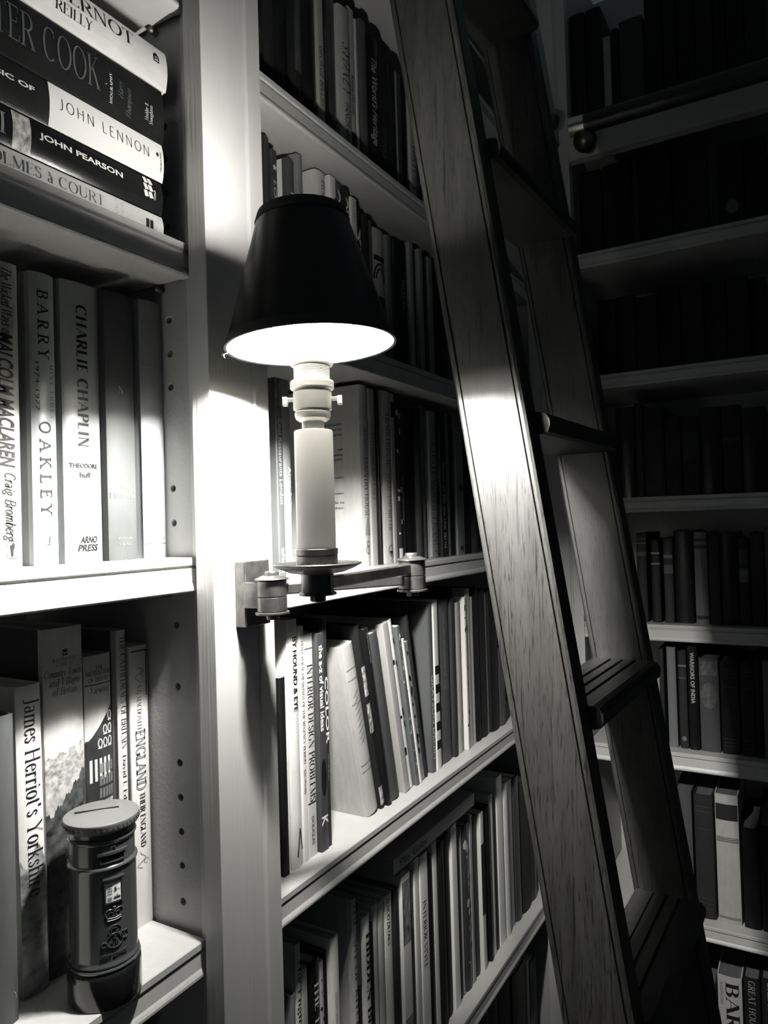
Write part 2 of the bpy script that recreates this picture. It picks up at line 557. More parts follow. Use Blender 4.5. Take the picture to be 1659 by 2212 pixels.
def book(w, h, d, tone, kind, parent, side=None, gloss=None, dark_pages=False, spine_mat=None):
    """Cover (boards and spine in one wrap) and page block, as two parts of the given thing. Spine at y = 0 looking to -y, foot at z = 0."""
    pts, fn = spine_profile(w, kind)
    t = min(.0026, w * .14) if kind == 'h' else min(.0006, w * .08)
    outer = [(0, d)] + pts + [(w, d)]
    n = len(outer)
    inner = []
    for i, (x, y) in enumerate(outer):
        xi = min(max(x, t), w - t)
        yi = d if i in (0, n - 1) else max(y + t * .9, (y if xi != x else 0) + t * .5)
        inner.append((xi, yi))
    v = [(x, y, 0) for x, y in outer] + [(x, y, 0) for x, y in inner] + [(x, y, h) for x, y in outer] + [(x, y, h) for x, y in inner]
    mb = MB()
    f, mi = [], []
    for i in range(n - 1):
        sd = 1 if (side is not None and i == 0) else 0
        f.append((i, i + 1, 2 * n + i + 1, 2 * n + i)); mi.append(sd)
        f.append((n + i, 3 * n + i, 3 * n + i + 1, n + i + 1)); mi.append(0)
        f.append((i, n + i, n + i + 1, i + 1)); mi.append(0)
        f.append((2 * n + i, 2 * n + i + 1, 3 * n + i + 1, 3 * n + i)); mi.append(0)
    for i in (0, n - 1):
        f.append((i, 2 * n + i, 3 * n + i, n + i)); mi.append(0)
    mb.v, mb.f, mb.m = v, f, mi
    mats = [spine_mat or tonemat(tone, kind, gloss)]
    if side is not None:
        mats.append(tonemat(side, kind, gloss))
    mb.build('cover', mats, parent, smooth=True, angle=50)
    pb = MB()
    sq = .003 if kind == 'h' else .0004
    y0 = (fn(w / 2) + t + .0015) + (min(.0030, w * .10) if kind == 'h' else .0)
    pb.box(t + .0001, w - t - .0001, y0, d - (.004 if kind == 'h' else .0005), sq, h - sq)
    pb.build('pages', pagemat(dark_pages), parent)
    return fn

def spine_fn(fn, off=.0004):
    return lambda u, v: (u, fn(u) - off, v)

def dress(root, w, h, fn, ex, tone):
    """Titles, bands and pictures printed on a spine, as parts."""
    sf = spine_fn(fn)
    sf2 = spine_fn(fn, .00018)
    inks = {}
    def L(t, base=sf):
        k = (round(t, 3), base is sf)
        if k not in inks:
            inks[k] = Lettering(base)
        return inks[k]
    for b in ex.get('band', []):
        L(b[2], sf2).rect(w * .04, w * .96, h * b[0], h * b[1], 8)
    if 'edge' in ex:
        L(ex['edge'], sf2).rect(w * .01, w * .16, .002, h - .002, 3)
    if ex.get('bands2'):
        for q in (.9, .86, .72, .16, .12, .08):
            L(.09, sf2).rect(w * .1, w * .9, h * q, h * q + .0012, 6)
    p = ex.get('pic')
    rnd = random.Random(int(w * 1e6) + int(h * 1e5))
    if p in ('face', 'photo', 'bands', 'topphoto', 'photos', 'roundel', 'tooling'):
        pm = nodemat('printed_photograph', .22, .35, var=.95, scale=(130, 130, 60), detail=5)
        q = Lettering(sf2)
        if p == 'face':
            q.rect(w * .3, w * .98, h * .3, h * .86, 8)
            pm = nodemat('dim_printed_portrait', .06, .35, var=.95, scale=(90, 90, 30), detail=4)
        elif p == 'photo':
            q.rect(w * .05, w * .95, h * .62, h * .82, 8)
            q.rect(w * .05, w * .95, h * .30, h * .55, 8)
        elif p == 'bands':
            q.rect(w * .04, w * .96, h * .66, h * .97, 8)
            q.rect(w * .04, w * .96, h * .03, h * .3, 8)
        elif p == 'topphoto':
            q.rect(w * .03, w * .97, h * .86, h * .995, 4)
        elif p == 'photos':
            q.rect(w * .1, w * .98, h * .62, h * .78, 6)
            q.rect(w * .1, w * .98, h * .42, h * .58, 6)
            q.rect(w * .1, w * .98, h * .02, h * .12, 6)
            pm = nodemat('harsh_printed_photograph', .4, .3, var=.98, scale=(170, 170, 110), detail=2)
        elif p == 'roundel':
            q.disc(w * .5, h * .6, w * .42, h * .14)
            q.rect(w * .05, w * .95, h * .82, h * .97, 6)
            pm = nodemat('worn_printed_pattern', .07, .5, var=.7, scale=(150, 150, 90))
        else:
            pm = nodemat('tooled_cloth', .2, .55, var=.5, scale=(200, 200, 60))
            for z in (.86, .8, .66, .3, .26):
                q.rect(w * .1, w * .9, h * z, h * z + .0016, 6)
            for k in range(9):
                zc = h * (.70 - .035 * k)
                q.poly([(w * .25, zc), (w * .5, zc + .002), (w * .78, zc + .009), (w * .55, zc + .008)])
        q.build('printed_picture', pm, root)
    if p == 'star':
        pts = []
        for k in range(10):
            r = w * (.42 if k % 2 == 0 else .18)
            a = math.radians(90 + 36 * k)
            pts.append((w * .5 + r * math.cos(a), h * .90 + r * math.sin(a)))
        L(.75).poly(pts)
    if p == 'chevron':
        zz = .047
        L(.012).line([(w * .42, zz - .034), (w * .66, zz), (w * .9, zz - .028)], .0022)
    if p == 'oval':
        L(.008).disc(w * .5, h * .335, w * .36, h * .085)
    if p == 'torn':
        for k in range(9):
            z = h * (.15 + .8 * rnd.random())
            L(.02 if tone > .3 else .6).rect(w * (.55 if k % 2 else .05), w * (.95 if k % 2 else .35), z, z + h * (.01 + .03 * rnd.random()), 2)
    if p in ('speckle', 'flower', 'orn', 'ticks', 'blot', 'checks'):
        t2 = .02 if tone > .2 else .5
        if p == 'checks':
            for k in range(5):
                L(.012).rect(w * .05, w * .95, h * (.12 + .11 * k), h * (.17 + .11 * k), 6)
        elif p == 'ticks':
            for k in range(12):
                L(.02).rect(w * .7, w * .95, h * (.25 + .055 * k), h * (.275 + .055 * k), 3)
        elif p == 'blot':
            L(.02).disc(w * .55, h * .52, w * .3, h * .03)
            L(.02).disc(w * .5, h * .05, w * .2, h * .02)
        else:
            for k in range(16 if p == 'speckle' else 8):
                zc = h * (.05 + .9 * rnd.random()) if p == 'speckle' else h * (.08 + .17 * rnd.random() if p == 'flower' else .86 - .02 * k)
                r = w * (.08 + .16 * rnd.random())
                L(t2).disc(w * (.2 + .6 * rnd.random()), zc, r, r * (1 + rnd.random()), 9)
    if p == 'arch':
        L(.015).rect(w * .05, w * .95, h * .1, h * .5, 8)
        for k, r in ((0, .46), (1, .33)):
            L(.015).ring(w * .5, h * .62, w * r, w * .09, 16, 0, 180, ry=h * .12 * (1 - .3 * k))
        L(.015).rect(w * .05, w * .95, h * .76, h * .8, 8)
    if p in ('dot', 'dot2'):
        L(.16).disc(w * .5, h * (.1 if p == 'dot2' else .25), w * .26, w * .3)
    if p == 'ring':
        L(.04).ring(w * .55, .02, w * .28, .0011, 22, ry=w * .34)
        L(.04).poly([(w * .33, .02), (w * .77, .02), (w * .66, .0145), (w * .45, .0145)])
    if p == 'emblem':
        L(.03).ring(w * .55, .024, w * .24, .001, 20)
        L(.03).ring(w * .55, .033, w * .18, .001, 20, 20, 340)
        L(.03).line([(w * .55, .016), (w * .55, .038)], .0009)
        L(.32, sf2).poly([(w * .28, .045)] + [(w * (.28 + .06 * k), .055 + .018 * math.sin(math.pi * k / 11)) for k in range(12)] + [(w * .94, .045)])
    if p == 'emblem':       # blurb on the jacket's broad side, ranged towards the spine
        t = Lettering(lambda u, v: (-.0004, .150 - u, v))
        for k, (txt, z, ln) in enumerate((('architecture', .212, .034), ('into the', .204, .022), ('and the', .196, .020), ('and', .174, .010), ('commanding', .166, .036), ('impossible', .159, .032),
                                          ('years', .132, .015), ('stones', .108, .018), ('guide to', .094, .030), ('gardens.', .086, .028))):
            t.put(txt, 'serm', .118 - ln, z, .0036, length=ln, direction='across')
        t.build('blurb', ink(.03), root)
    for q in ex.get('t', []):
        txt, sty, cap, z, tn = q[:5]
        xo = q[5] if len(q) > 5 and q[5] is not None else (1 - cap) / 2
        ln = q[6] if len(q) > 6 else None
        z = min(z, h - .005)
        L(tn).put(txt, sty, w * xo, z, w * cap, length=ln, maxlen=z - .004, track=.04)
    for (t, top), lt in inks.items():
        lt.build('lettering' if top else 'printed_band', ink(t), root)

ORD = ['first', 'second', 'third', 'fourth', 'fifth', 'sixth', 'seventh', 'eighth', 'ninth', 'tenth', 'eleventh', 'twelfth', 'thirteenth', 'fourteenth', 'fifteenth', 'sixteenth', 'seventeenth', 'eighteenth', 'nineteenth', 'twentieth']
for t_ in ('twenty', 'thirty', 'forty'):
    ORD += [t_ + '-' + q for q in ORD[:9]] if t_ == 'twenty' else [{'thirty': 'thirtieth', 'forty': 'fortieth'}[t_]] + [t_ + '-' + q for q in ORD[:9]]

def fill(rows, y, z, where, group, wall='left', lamp_lift=1.0, d=.2):
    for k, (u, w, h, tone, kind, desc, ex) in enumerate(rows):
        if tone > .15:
            tone *= lamp_lift  # weak lamplight on lower rows made up for in the book tones
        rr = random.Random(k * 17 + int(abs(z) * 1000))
        dd = d + rr.uniform(-.03, .02) if kind == 'h' else d - .02 + rr.uniform(-.02, .02)
        lab = '%s, %s from left on %s' % (desc, ORD[k], where)
        ww = lab.split()
        if len(ww) > 16:
            lab = '%s, %s on %s' % (desc, ORD[k], where)
        if len(lab.split()) > 16:
            lab = ' '.join(lab.split()[:16])
        jy = rr.uniform(-.003, .004)
        if 'lean' in ex:
            rot, loc = (0, -ex['lean'], 0), (u, y + jy, z + .0004)
            if kind == 'h' and desc.startswith('large pale'):
                jy = 0
        elif wall == 'left':
            rot, loc = (0, 0, 0), (u, y + jy, z + .0002)
        else:
            rot, loc = (0, 0, -math.pi / 2), (y + jy, min(u, .4236), z + .0002)
        r = thing('book', lab, 'book', loc, rot, group)
        fn = book(w - .0006, h, dd, tone, kind, r, side=ex.get('side'), dark_pages=(wall == 'right'))
        dress(r, w - .0006, h, fn, ex, tone)

# ------------------------------------------------------------------ rows of books: position along the shelf, thickness, height, tone, kind, look, print
S1 = [
    (0.7011, 0.0222, 0.225, 0.02, 'h', 'black book with faint script lettering', {}),
    (0.7233, 0.0331, 0.23, 0.012, 'h', 'wide plain black book', {}),
    (0.7564, 0.0257, 0.225, 0.015, 'h', 'black book with a pale face on the spine', {'pic': 'face'}),
    (0.7821, 0.0336, 0.235, 0.012, 'h', 'plain black book beside the narrow pale one', {}),
    (0.8157, 0.0159, 0.23, 0.42, 'p', 'narrow pale book with a slanted dark title', {'t': [('GEORGE BELLIES', 'sans', 0.55, 0.131, 0.04, 0.25, 0.085)]}),
    (0.8316, 0.0087, 0.225, 0.015, 'p', 'thin black book with tiny white lettering', {'t': [('NORTH AND SOUTH', 'sans', 0.35, 0.165, 0.3, 0.3, 0.075)]}),
    (0.8403, 0.0336, 0.23, 0.05, 'h', 'broad charcoal cloth book', {}),
    (0.8739, 0.0323, 0.225, 0.45, 'h', 'pale book titled SYDNEY in slanted serif capitals', {'t': [('SYDNEY', 'seri', 0.62, 0.172, 0.02, 0.22, 0.077), ('PANORAMA', 'sans', 0.4, 0.083, 0.08, 0.3, 0.057)]}),
    (0.905, 0.0167, 0.2402, 0.5, 'p', 'narrow pale book with a black foot', {'band': [(0, 0.22, 0.012)], 't': [('Antony Gormley', 'sans', 0.6, 0.14, 0.02, 0.25, 0.062)]}),
    (0.9237, 0.0074, 0.2319, 0.55, 'p', 'very thin white book', {}),
    (0.9318, 0.0207, 0.2367, 0.07, 'h', 'slim dark grey book', {}),
    (0.9559, 0.0318, 0.2277, 0.012, 'h', "black book lettered The World's Heritage", {'t': [("The World's Heritage", 'sansi', 0.5, 0.193, 0.6, 0.22, 0.137)]}),
    (0.9885, 0.0365, 0.2215, 0.02, 'h', 'black book with large faint letters', {'t': [('UNGSCII', 'sans', 0.45, 0.1, 0.09, 0.3, 0.085)]}),
    (1.0228, 0.0206, 0.2209, 0.015, 'h', 'black book beside a pale-edged one', {}),
    (1.0433, 0.0212, 0.2151, 0.05, 'h', 'charcoal book with a pale front edge', {'edge': 0.3}),
    (1.0645, 0.027, 0.2201, 0.012, 'h', 'black book before the pale lettered one', {}),
    (1.0899, 0.0236, 0.2176, 0.5, 'p', 'pale book with dark serif letters down the spine', {'t': [('HISTORY', 'ser', 0.5, 0.115, 0.04, 0.3, 0.08)]}),
    (1.1099, 0.0343, 0.1878, 0.03, 'p', 'black book with a white floral foot', {'pic': 'flower'}),
    (1.1449, 0.0206, 0.1884, 0.015, 'h', 'black book half hidden by the ladder rail', {}),
]
S2 = [
    (0.7003, 0.0109, 0.2354, 0.03, 'h', 'dark rounded book against the stile', {}),
    (0.7117, 0.0116, 0.2232, 0.04, 'p', 'dark guidebook with a white star and LONE lettering', {'t': [('LONELY ISLE', 'sansi', 0.5, 0.185, 0.7, 0.25, 0.1)], 'pic': 'star'}),
    (0.7471, 0.018, 0.2284, 0.06, 'h', 'grey-spined book with white cover board showing', {'side': 0.7, 't': [('THE', 'ser', 0.35, 0.19, 0.6, 0.4, 0.04)]}),
    (0.7662, 0.0155, 0.2417, 0.2, 'h', 'tall rounded book with photographs on the spine', {'pic': 'photo'}),
    (0.811, 0.0272, 0.2404, 0.6, 'h', 'cream book lettered HOLLY beside bare cover board', {'t': [('HOLLY', 'ser', 0.4, 0.229, 0.03, 0.5, 0.042)], 'side': 0.62}),
    (0.839, 0.0159, 0.2417, 0.7, 'p', 'white book with black marks along its edge', {'pic': 'ticks'}),
    (0.8558, 0.0213, 0.2417, 0.06, 'h', 'charcoal rounded book with white letters', {'t': [('Alessi', 'sansb', 0.4, 0.232, 0.65, 0.4, 0.075)]}),
    (0.8773, 0.0157, 0.2417, 0.02, 'h', 'black book with a white title down the spine', {'t': [('Augusto', 'sansb', 0.55, 0.226, 0.7, 0.3, 0.085)]}),
    (0.8935, 0.0168, 0.2315, 0.6, 'p', 'short pale book beside the lampshade edge', {'t': [('FRANCE', 'ser', 0.4, 0.5, 0.25)]}),
    (0.909, 0.0145, 0.2195, 0.015, 'h', 'black book with white ornaments on the spine', {'pic': 'orn'}),
    (0.9241, 0.0169, 0.2166, 0.02, 'h', 'black book with a faint star', {}),
    (0.9418, 0.016, 0.2165, 0.08, 'p', 'slim dark grey book', {}),
    (0.9597, 0.0348, 0.2107, 0.35, 'h', 'pale book with a black arched picture', {'pic': 'arch'}),
    (0.9952, 0.0136, 0.2095, 0.14, 'p', 'thin grey book', {}),
    (1.0102, 0.017, 0.2101, 0.03, 'h', 'dark book with small pale lettering', {'t': [('GARDENS', 'sans', 0.35, 0.3, 0.2)]}),
    (1.0279, 0.0386, 0.2136, 0.015, 'h', 'broad black book', {'t': [('MOSAIC', 'sans', 0.3, 0.15, 0.25)]}),
    (1.068, 0.0142, 0.2206, 0.28, 'p', 'first of the slim grey-edged books', {}),
    (1.084, 0.0189, 0.2218, 0.015, 'h', 'black book left of the second grey-edged one', {}),
    (1.1046, 0.0141, 0.2212, 0.24, 'p', 'second of the slim grey-edged books', {}),
    (1.1205, 0.0273, 0.2197, 0.012, 'h', 'black book left of the third grey-edged one', {}),
    (1.1486, 0.0188, 0.2219, 0.22, 'p', 'third of the slim grey-edged books', {}),
    (1.1712, 0.0332, 0.2263, 0.015, 'h', 'black book right of the grey-edged ones', {}),
    (1.2072, 0.0245, 0.2254, 0.04, 'h', 'dark book against the ladder rail', {}),
]
S3 = [
    (0.7064, 0.0138, 0.2467, 0.1, 'p', 'dark slim guide lettered Cool Restaurants London', {'t': [('Cool Restaurants London', 'sans', 0.5, 0.196, 0.7, 0.3, 0.106), ('teNeues', 'sansb', 0.5, 0.036, 0.85, 0.3, 0.031)], 'pic': 'topphoto'}),
    (0.721, 0.018, 0.2473, 0.28, 'h', 'grey book lettered in pale type, behind the candle tube', {'t': [('Alvar Aalto', 'sans', 0.42, 0.137, 0.8, 0.5, 0.057), ('taschen', 'sansb', 0.4, 0.034, 0.85, 0.5, 0.028)]}),
    (0.9114, 0.0232, 0.2697, 0.62, 'h', 'tall cream book lettered COUNTRY HOUSE with full cover showing', {'t': [('ABORS', 'ser', 0.4, 0.209, 0.12, 0.3, 0.033), ('COUNTRY HOUSE', 'ser', 0.5, 0.162, 0.03, 0.3, 0.09)], 'side': 0.62, 'pic': 'emblem'}),
    (0.9353, 0.0178, 0.2674, 0.42, 'p', 'grey-white slim book with lettering down the spine', {'t': [('INTERIORS & DETAILS', 'ser', 0.45, 0.2, 0.08)]}),
    (0.9539, 0.0047, 0.2652, 0.015, 'p', 'very thin black book', {}),
    (0.9699, 0.0247, 0.2689, 0.45, 'h', 'pale book with a white side and round foot emblem', {'t': [('TRADITIONAL', 'ser', 0.42, 0.235, 0.06), ('LEIGH AND MILLER', 'ser', 0.32, 0.14, 0.06)], 'pic': 'ring'}),
    (0.9961, 0.012, 0.2676, 0.35, 'p', 'thin light grey book with a dark corner label', {'band': [(0.86, 0.95, 0.02)]}),
    (1.0103, 0.0145, 0.2473, 0.03, 'h', 'black book with a torn white edge and white foot', {'band': [(0.01, 0.09, 0.6)], 'pic': 'torn'}),
    (1.0264, 0.0157, 0.2456, 0.025, 'p', 'thin black book with tiny white lettering', {'t': [('Marks & stories of house', 'sans', 0.35, 0.14, 0.3)]}),
    (1.0437, 0.041, 0.2515, 0.012, 'h', 'broad black book right of the torn-edged one', {}),
    (1.0864, 0.0119, 0.2568, 0.03, 'h', 'narrow black book with a gleaming edge', {}),
    (1.1001, 0.0246, 0.2633, 0.1, 'h', 'dark grey rounded book', {}),
    (1.1291, 0.0359, 0.2573, 0.24, 'h', 'mid-grey book with a pale left edge', {'edge': 0.55, 't': [('CHATEAUX OF FRANCE', 'ser', 0.4, 0.2, 0.08)]}),
    (1.1678, 0.026, 0.2587, 0.015, 'p', 'black book with a white scrawled title', {'t': [('Stone of life on the farm', 'sansi', 0.45, 0.17, 0.45)]}),
    (1.1978, 0.0109, 0.2605, 0.16, 'p', 'thin grey pamphlet', {}),
    (1.2107, 0.0275, 0.2595, 0.015, 'h', 'black book before the mottled grey one', {}),
    (1.2413, 0.033, 0.2413, 0.22, 'p', 'shorter mottled grey book with a dark emblem', {'pic': 'blot'}),
    (1.2786, 0.0312, 0.2407, 0.015, 'h', 'black book right of the mottled one', {}),
    (1.31, 0.0348, 0.2393, 0.06, 'h', 'dark book half behind the ladder rail', {}),
]
S4 = [
    (0.6945, 0.0121, 0.2386, 0.012, 'p', 'short black book against the stile', {}),
    (0.7121, 0.0234, 0.3059, 0.68, 'h', 'white book with hand-drawn lettering BY HOUND & EYE', {'t': [('BY HOUND & EYE', 'hand', 0.38, 0.284, 0.012, 0.42, 0.092)], 'pic': 'chevron', 'side': 0.72}),
    (0.736, 0.0116, 0.2953, 0.72, 'p', 'slim white book of architectural drawings', {'t': [('ARCHITECTURAL DRAWINGS OF THE REGENCY PERIOD', 'ser', 0.42, 0.289, 0.04, 0.35, 0.167), ('Giles Worsley', 'sans', 0.38, 0.115, 0.05, 0.35, 0.031)]}),
    (0.7486, 0.0195, 0.283, 0.55, 'p', 'worn cream book titled INTERIOR DESIGN PROBLEMS', {'t': [('INTERIOR DESIGN PROBLEMS', 'ser', 0.62, 0.2436, 0.02, 0.25, 0.175), ('DOUGLAS', 'sans', 0.3, 0.05, 0.1)], 'band': [(0.235, 0.242, 0.05), (0.93, 0.936, 0.1)]}),
    (0.769, 0.0171, 0.2812, 0.05, 'p', 'charcoal book lettered the a-z of visual ideas', {'t': [('the a-z of visual ideas', 'sansb', 0.55, 0.266, 0.75, 0.25, 0.112), ('K', 'sansb', 0.8, 0.045, 0.8)], 'pic': 'oval'}),
    (0.7872, 0.009, 0.2998, 0.03, 'p', 'black book lettered COLOR in rounded white letters', {'t': [('COLOR', 'sansr', 0.75, 0.222, 0.75, 0.12, 0.088), ('how to see and use it', 'sans', 0.35, 0.12, 0.3)]}),
    (0.8913, 0.0301, 0.2579, 0.42, 'h', 'large pale hardback leaning left with bare cover showing', {'lean': 0.224, 'side': 0.42, 'pic': 'tooling'}),
    (0.9254, 0.0125, 0.2833, 0.02, 'h', 'black leaning book with pictures on the spine', {'lean': 0.2061, 'pic': 'photos'}),
    (0.9405, 0.0134, 0.2759, 0.012, 'h', 'black leaning book with a fine dotted title', {'lean': 0.2046, 't': [('the gardens of an english country', 'sans', 0.2, 0.27, 0.3)]}),
    (0.9575, 0.0264, 0.2643, 0.06, 'h', 'dark grey leaning book with bright page tops', {'lean': 0.2031}),
    (0.9968, 0.0176, 0.2749, 0.35, 'p', 'grey leaning book with rubbed spine', {'lean': 0.2016}),
    (1.0178, 0.0136, 0.278, 0.65, 'h', 'white leaning book with torn dark marks', {'lean': 0.2001, 'pic': 'torn'}),
    (1.0336, 0.0108, 0.2661, 0.12, 'p', 'mottled leaning book left of the thin white one', {'lean': 0.1986, 'pic': 'speckle'}),
    (1.0464, 0.0071, 0.2437, 0.62, 'p', 'thin white leaning book, shortest of the leaning row', {'lean': 0.1971}),
    (1.0558, 0.0136, 0.2352, 0.22, 'p', 'grey leaning paperback with a speckled spine', {'lean': 0.1956, 'pic': 'speckle'}),
    (1.0718, 0.0106, 0.2775, 0.03, 'h', 'tall dark leaning book with a bright top', {'lean': 0.1941}),
    (1.0962, 0.0156, 0.2862, 0.08, 'h', 'dark grey book lettered in white, first upright', {'t': [('GRAYSON DENIM', 'sans', 0.5, 0.163, 0.7, 0.3, 0.14)]}),
    (1.1135, 0.0178, 0.2883, 0.62, 'p', 'white book with black chequered blocks', {'pic': 'checks'}),
    (1.1331, 0.0524, 0.2838, 0.075, 'h', 'broad slate grey book with a thin dotted title', {'t': [('HISTORIC BUILDINGS OF THE', 'sans', 0.14, 0.26, 0.3)]}),
    (1.1875, 0.0147, 0.3028, 0.04, 'h', 'tall narrow dark book', {}),
    (1.2042, 0.0283, 0.2736, 0.42, 'h', 'light grey rounded book among dark ones', {}),
    (1.2372, 0.0094, 0.2811, 0.62, 'p', 'thin white book with black notches', {'pic': 'torn'}),
    (1.2476, 0.0202, 0.2956, 0.42, 'p', 'tall pale grey book', {}),
    (1.269, 0.0142, 0.2779, 0.5, 'p', 'slim pale book right of the tall grey one', {}),
    (1.2867, 0.027, 0.2938, 0.015, 'h', 'black book, first of the black run by ladder', {}),
    (1.3159, 0.028, 0.2866, 0.02, 'h', 'black book, second of the black run by ladder', {}),
    (1.3463, 0.0108, 0.2792, 0.1, 'p', 'thin grey-edged book in the black run', {}),
    (1.3598, 0.0421, 0.2825, 0.015, 'h', 'black book, last before the ladder rail', {}),
    (1.4044, 0.0337, 0.1599, 0.07, 'h', 'short dark grey book beside the ladder rail', {}),
]
S5 = [
    (0.6996, 0.0107, 0.2841, 0.16, 'h', 'short grey book at the stile with scratched top', {}),
    (0.7129, 0.012, 0.3379, 0.5, 'h', 'pale book titled The English Country in serif type', {'t': [('The English Country', 'ser', 0.62, 0.32, 0.03, 0.3, 0.17)]}),
    (0.7251, 0.0113, 0.3017, 0.3, 'p', 'plain grey slim book', {}),
    (0.7373, 0.0234, 0.3036, 0.012, 'h', 'black book with bold white capitals THE TUDOR', {'t': [('THE TUDOR', 'serb', 0.42, 0.277, 0.65, 0.35, 0.11)]}),
    (0.7617, 0.008, 0.2924, 0.35, 'p', 'thin book with figures on a pale spine', {'pic': 'speckle'}),
    (0.7707, 0.0092, 0.2994, 0.015, 'h', 'narrow black book', {}),
    (0.781, 0.0211, 0.3107, 0.68, 'h', 'clean white book with small dark letters', {'t': [('LONDON HOUSES', 'ser', 0.22, 0.24, 0.1, 0.32)]}),
    (0.8395, 0.0122, 0.3351, 0.45, 'h', 'tall grey book titled THE ART OF KITCHEN', {'t': [('THE ART OF KITCHEN', 'ser', 0.6, 0.33, 0.05, 0.25, 0.2)], 'side': 0.45}),
    (0.8505, 0.0136, 0.3198, 0.03, 'h', 'dark book with a grey upper half', {'band': [(0.66, 0.98, 0.12)]}),
    (0.8653, 0.0182, 0.2988, 0.6, 'h', 'white book with large slanting black capitals', {'t': [('HIDDEN BEAUTY', 'serb', 0.6, 0.274, 0.012, 0.25, 0.2)]}),
    (0.8848, 0.0062, 0.2855, 0.012, 'p', 'thin black book between pale ones', {}),
    (0.8923, 0.0165, 0.3016, 0.4, 'h', 'grey cloth book with rounded head', {}),
    (0.9101, 0.0183, 0.2966, 0.42, 'h', 'pale grey cloth book with embossed foot', {}),
    (0.9305, 0.0231, 0.2973, 0.58, 'h', 'cream book with a small dark title', {'t': [('PERIOD DETAILS', 'sans', 0.3, 0.3, 0.05, 0.2)]}),
    (0.9549, 0.0154, 0.2964, 0.035, 'h', 'dark book left of the picture-banded one', {}),
    (0.9718, 0.0276, 0.3092, 0.6, 'p', 'white book with photograph bands on the spine', {'pic': 'bands'}),
    (1.0009, 0.0135, 0.3008, 0.03, 'p', 'thin dark book with tiny lettering', {'t': [('VICTORIAN HOUSES', 'sans', 0.4, 0.28, 0.3)]}),
    (1.0181, 0.0154, 0.3167, 0.55, 'p', 'pale book under the end of the guitar box', {}),
    (1.0359, 0.028, 0.3138, 0.62, 'p', 'white book with dark letters down its edge', {'t': [('INTERIOR STYLE', 'ser', 0.4, 0.24, 0.03, 0.25)]}),
    (1.0656, 0.0132, 0.3031, 0.012, 'h', 'black book between two white ones', {}),
    (1.0829, 0.017, 0.3175, 0.6, 'p', 'slim white book with a folded flap', {}),
    (1.1017, 0.0228, 0.3117, 0.015, 'h', 'black book, first of the pair under the box', {}),
    (1.1262, 0.0273, 0.3099, 0.02, 'h', 'black book, second of the pair under the box', {}),
    (1.1572, 0.0227, 0.3171, 0.62, 'p', 'white slim book at the box end', {}),
    (1.1818, 0.0175, 0.3047, 0.03, 'h', 'dark book right of the box', {}),
    (1.2002, 0.0069, 0.2977, 0.18, 'p', 'very thin grey book', {}),
    (1.2104, 0.0264, 0.2981, 0.05, 'h', 'dark speckled book', {'pic': 'speckle'}),
    (1.2389, 0.0125, 0.3069, 0.25, 'p', 'thin grey book with white top corner', {}),
    (1.2555, 0.0236, 0.2959, 0.06, 'h', 'dark grey book', {}),
    (1.2813, 0.0155, 0.296, 0.5, 'p', 'thin white book with a black middle', {'band': [(0.35, 0.8, 0.012)]}),
    (1.2979, 0.0124, 0.2919, 0.22, 'p', 'thin grey paperback', {}),
    (1.3146, 0.0138, 0.2975, 0.012, 'h', 'narrow black book', {}),
    (1.3322, 0.0236, 0.3121, 0.5, 'h', 'pale slim book with a rounded foot', {}),
    (1.3582, 0.0097, 0.3024, 0.03, 'p', 'thin dark book between pale ones', {}),
    (1.3703, 0.0323, 0.3332, 0.72, 'p', 'brightest white book near the ladder', {}),
    (1.408, 0.0245, 0.31, 0.58, 'h', 'cream slim book with a rounded foot', {}),
    (1.4352, 0.0294, 0.3051, 0.2, 'p', 'mid-grey book', {}),
    (1.4699, 0.0334, 0.3037, 0.05, 'h', 'dark book near the ladder rail', {}),
    (1.5061, 0.0527, 0.2824, 0.03, 'h', 'black book at the ladder rail', {}),
    (1.5619, 0.0401, 0.2542, 0.05, 'h', 'last dark book partly behind the ladder rail', {}),
]
S6 = [
    (1.273, 0.0396, 0.3779, 0.03, 'h', 'dark book at the frame edge', {}),
    (1.3149, 0.0561, 0.3628, 0.02, 'h', 'black book with a white dot', {}),
    (1.3734, 0.0655, 0.3388, 0.03, 'h', 'dark book left of the rounded black one', {}),
    (1.4415, 0.0824, 0.3177, 0.012, 'h', 'rounded black volume', {}),
    (1.5283, 0.016, 0.3019, 0.3, 'p', 'thin pale book', {}),
    (1.5472, 0.0422, 0.2918, 0.12, 'h', 'dark grey book, last before the ladder', {}),
]
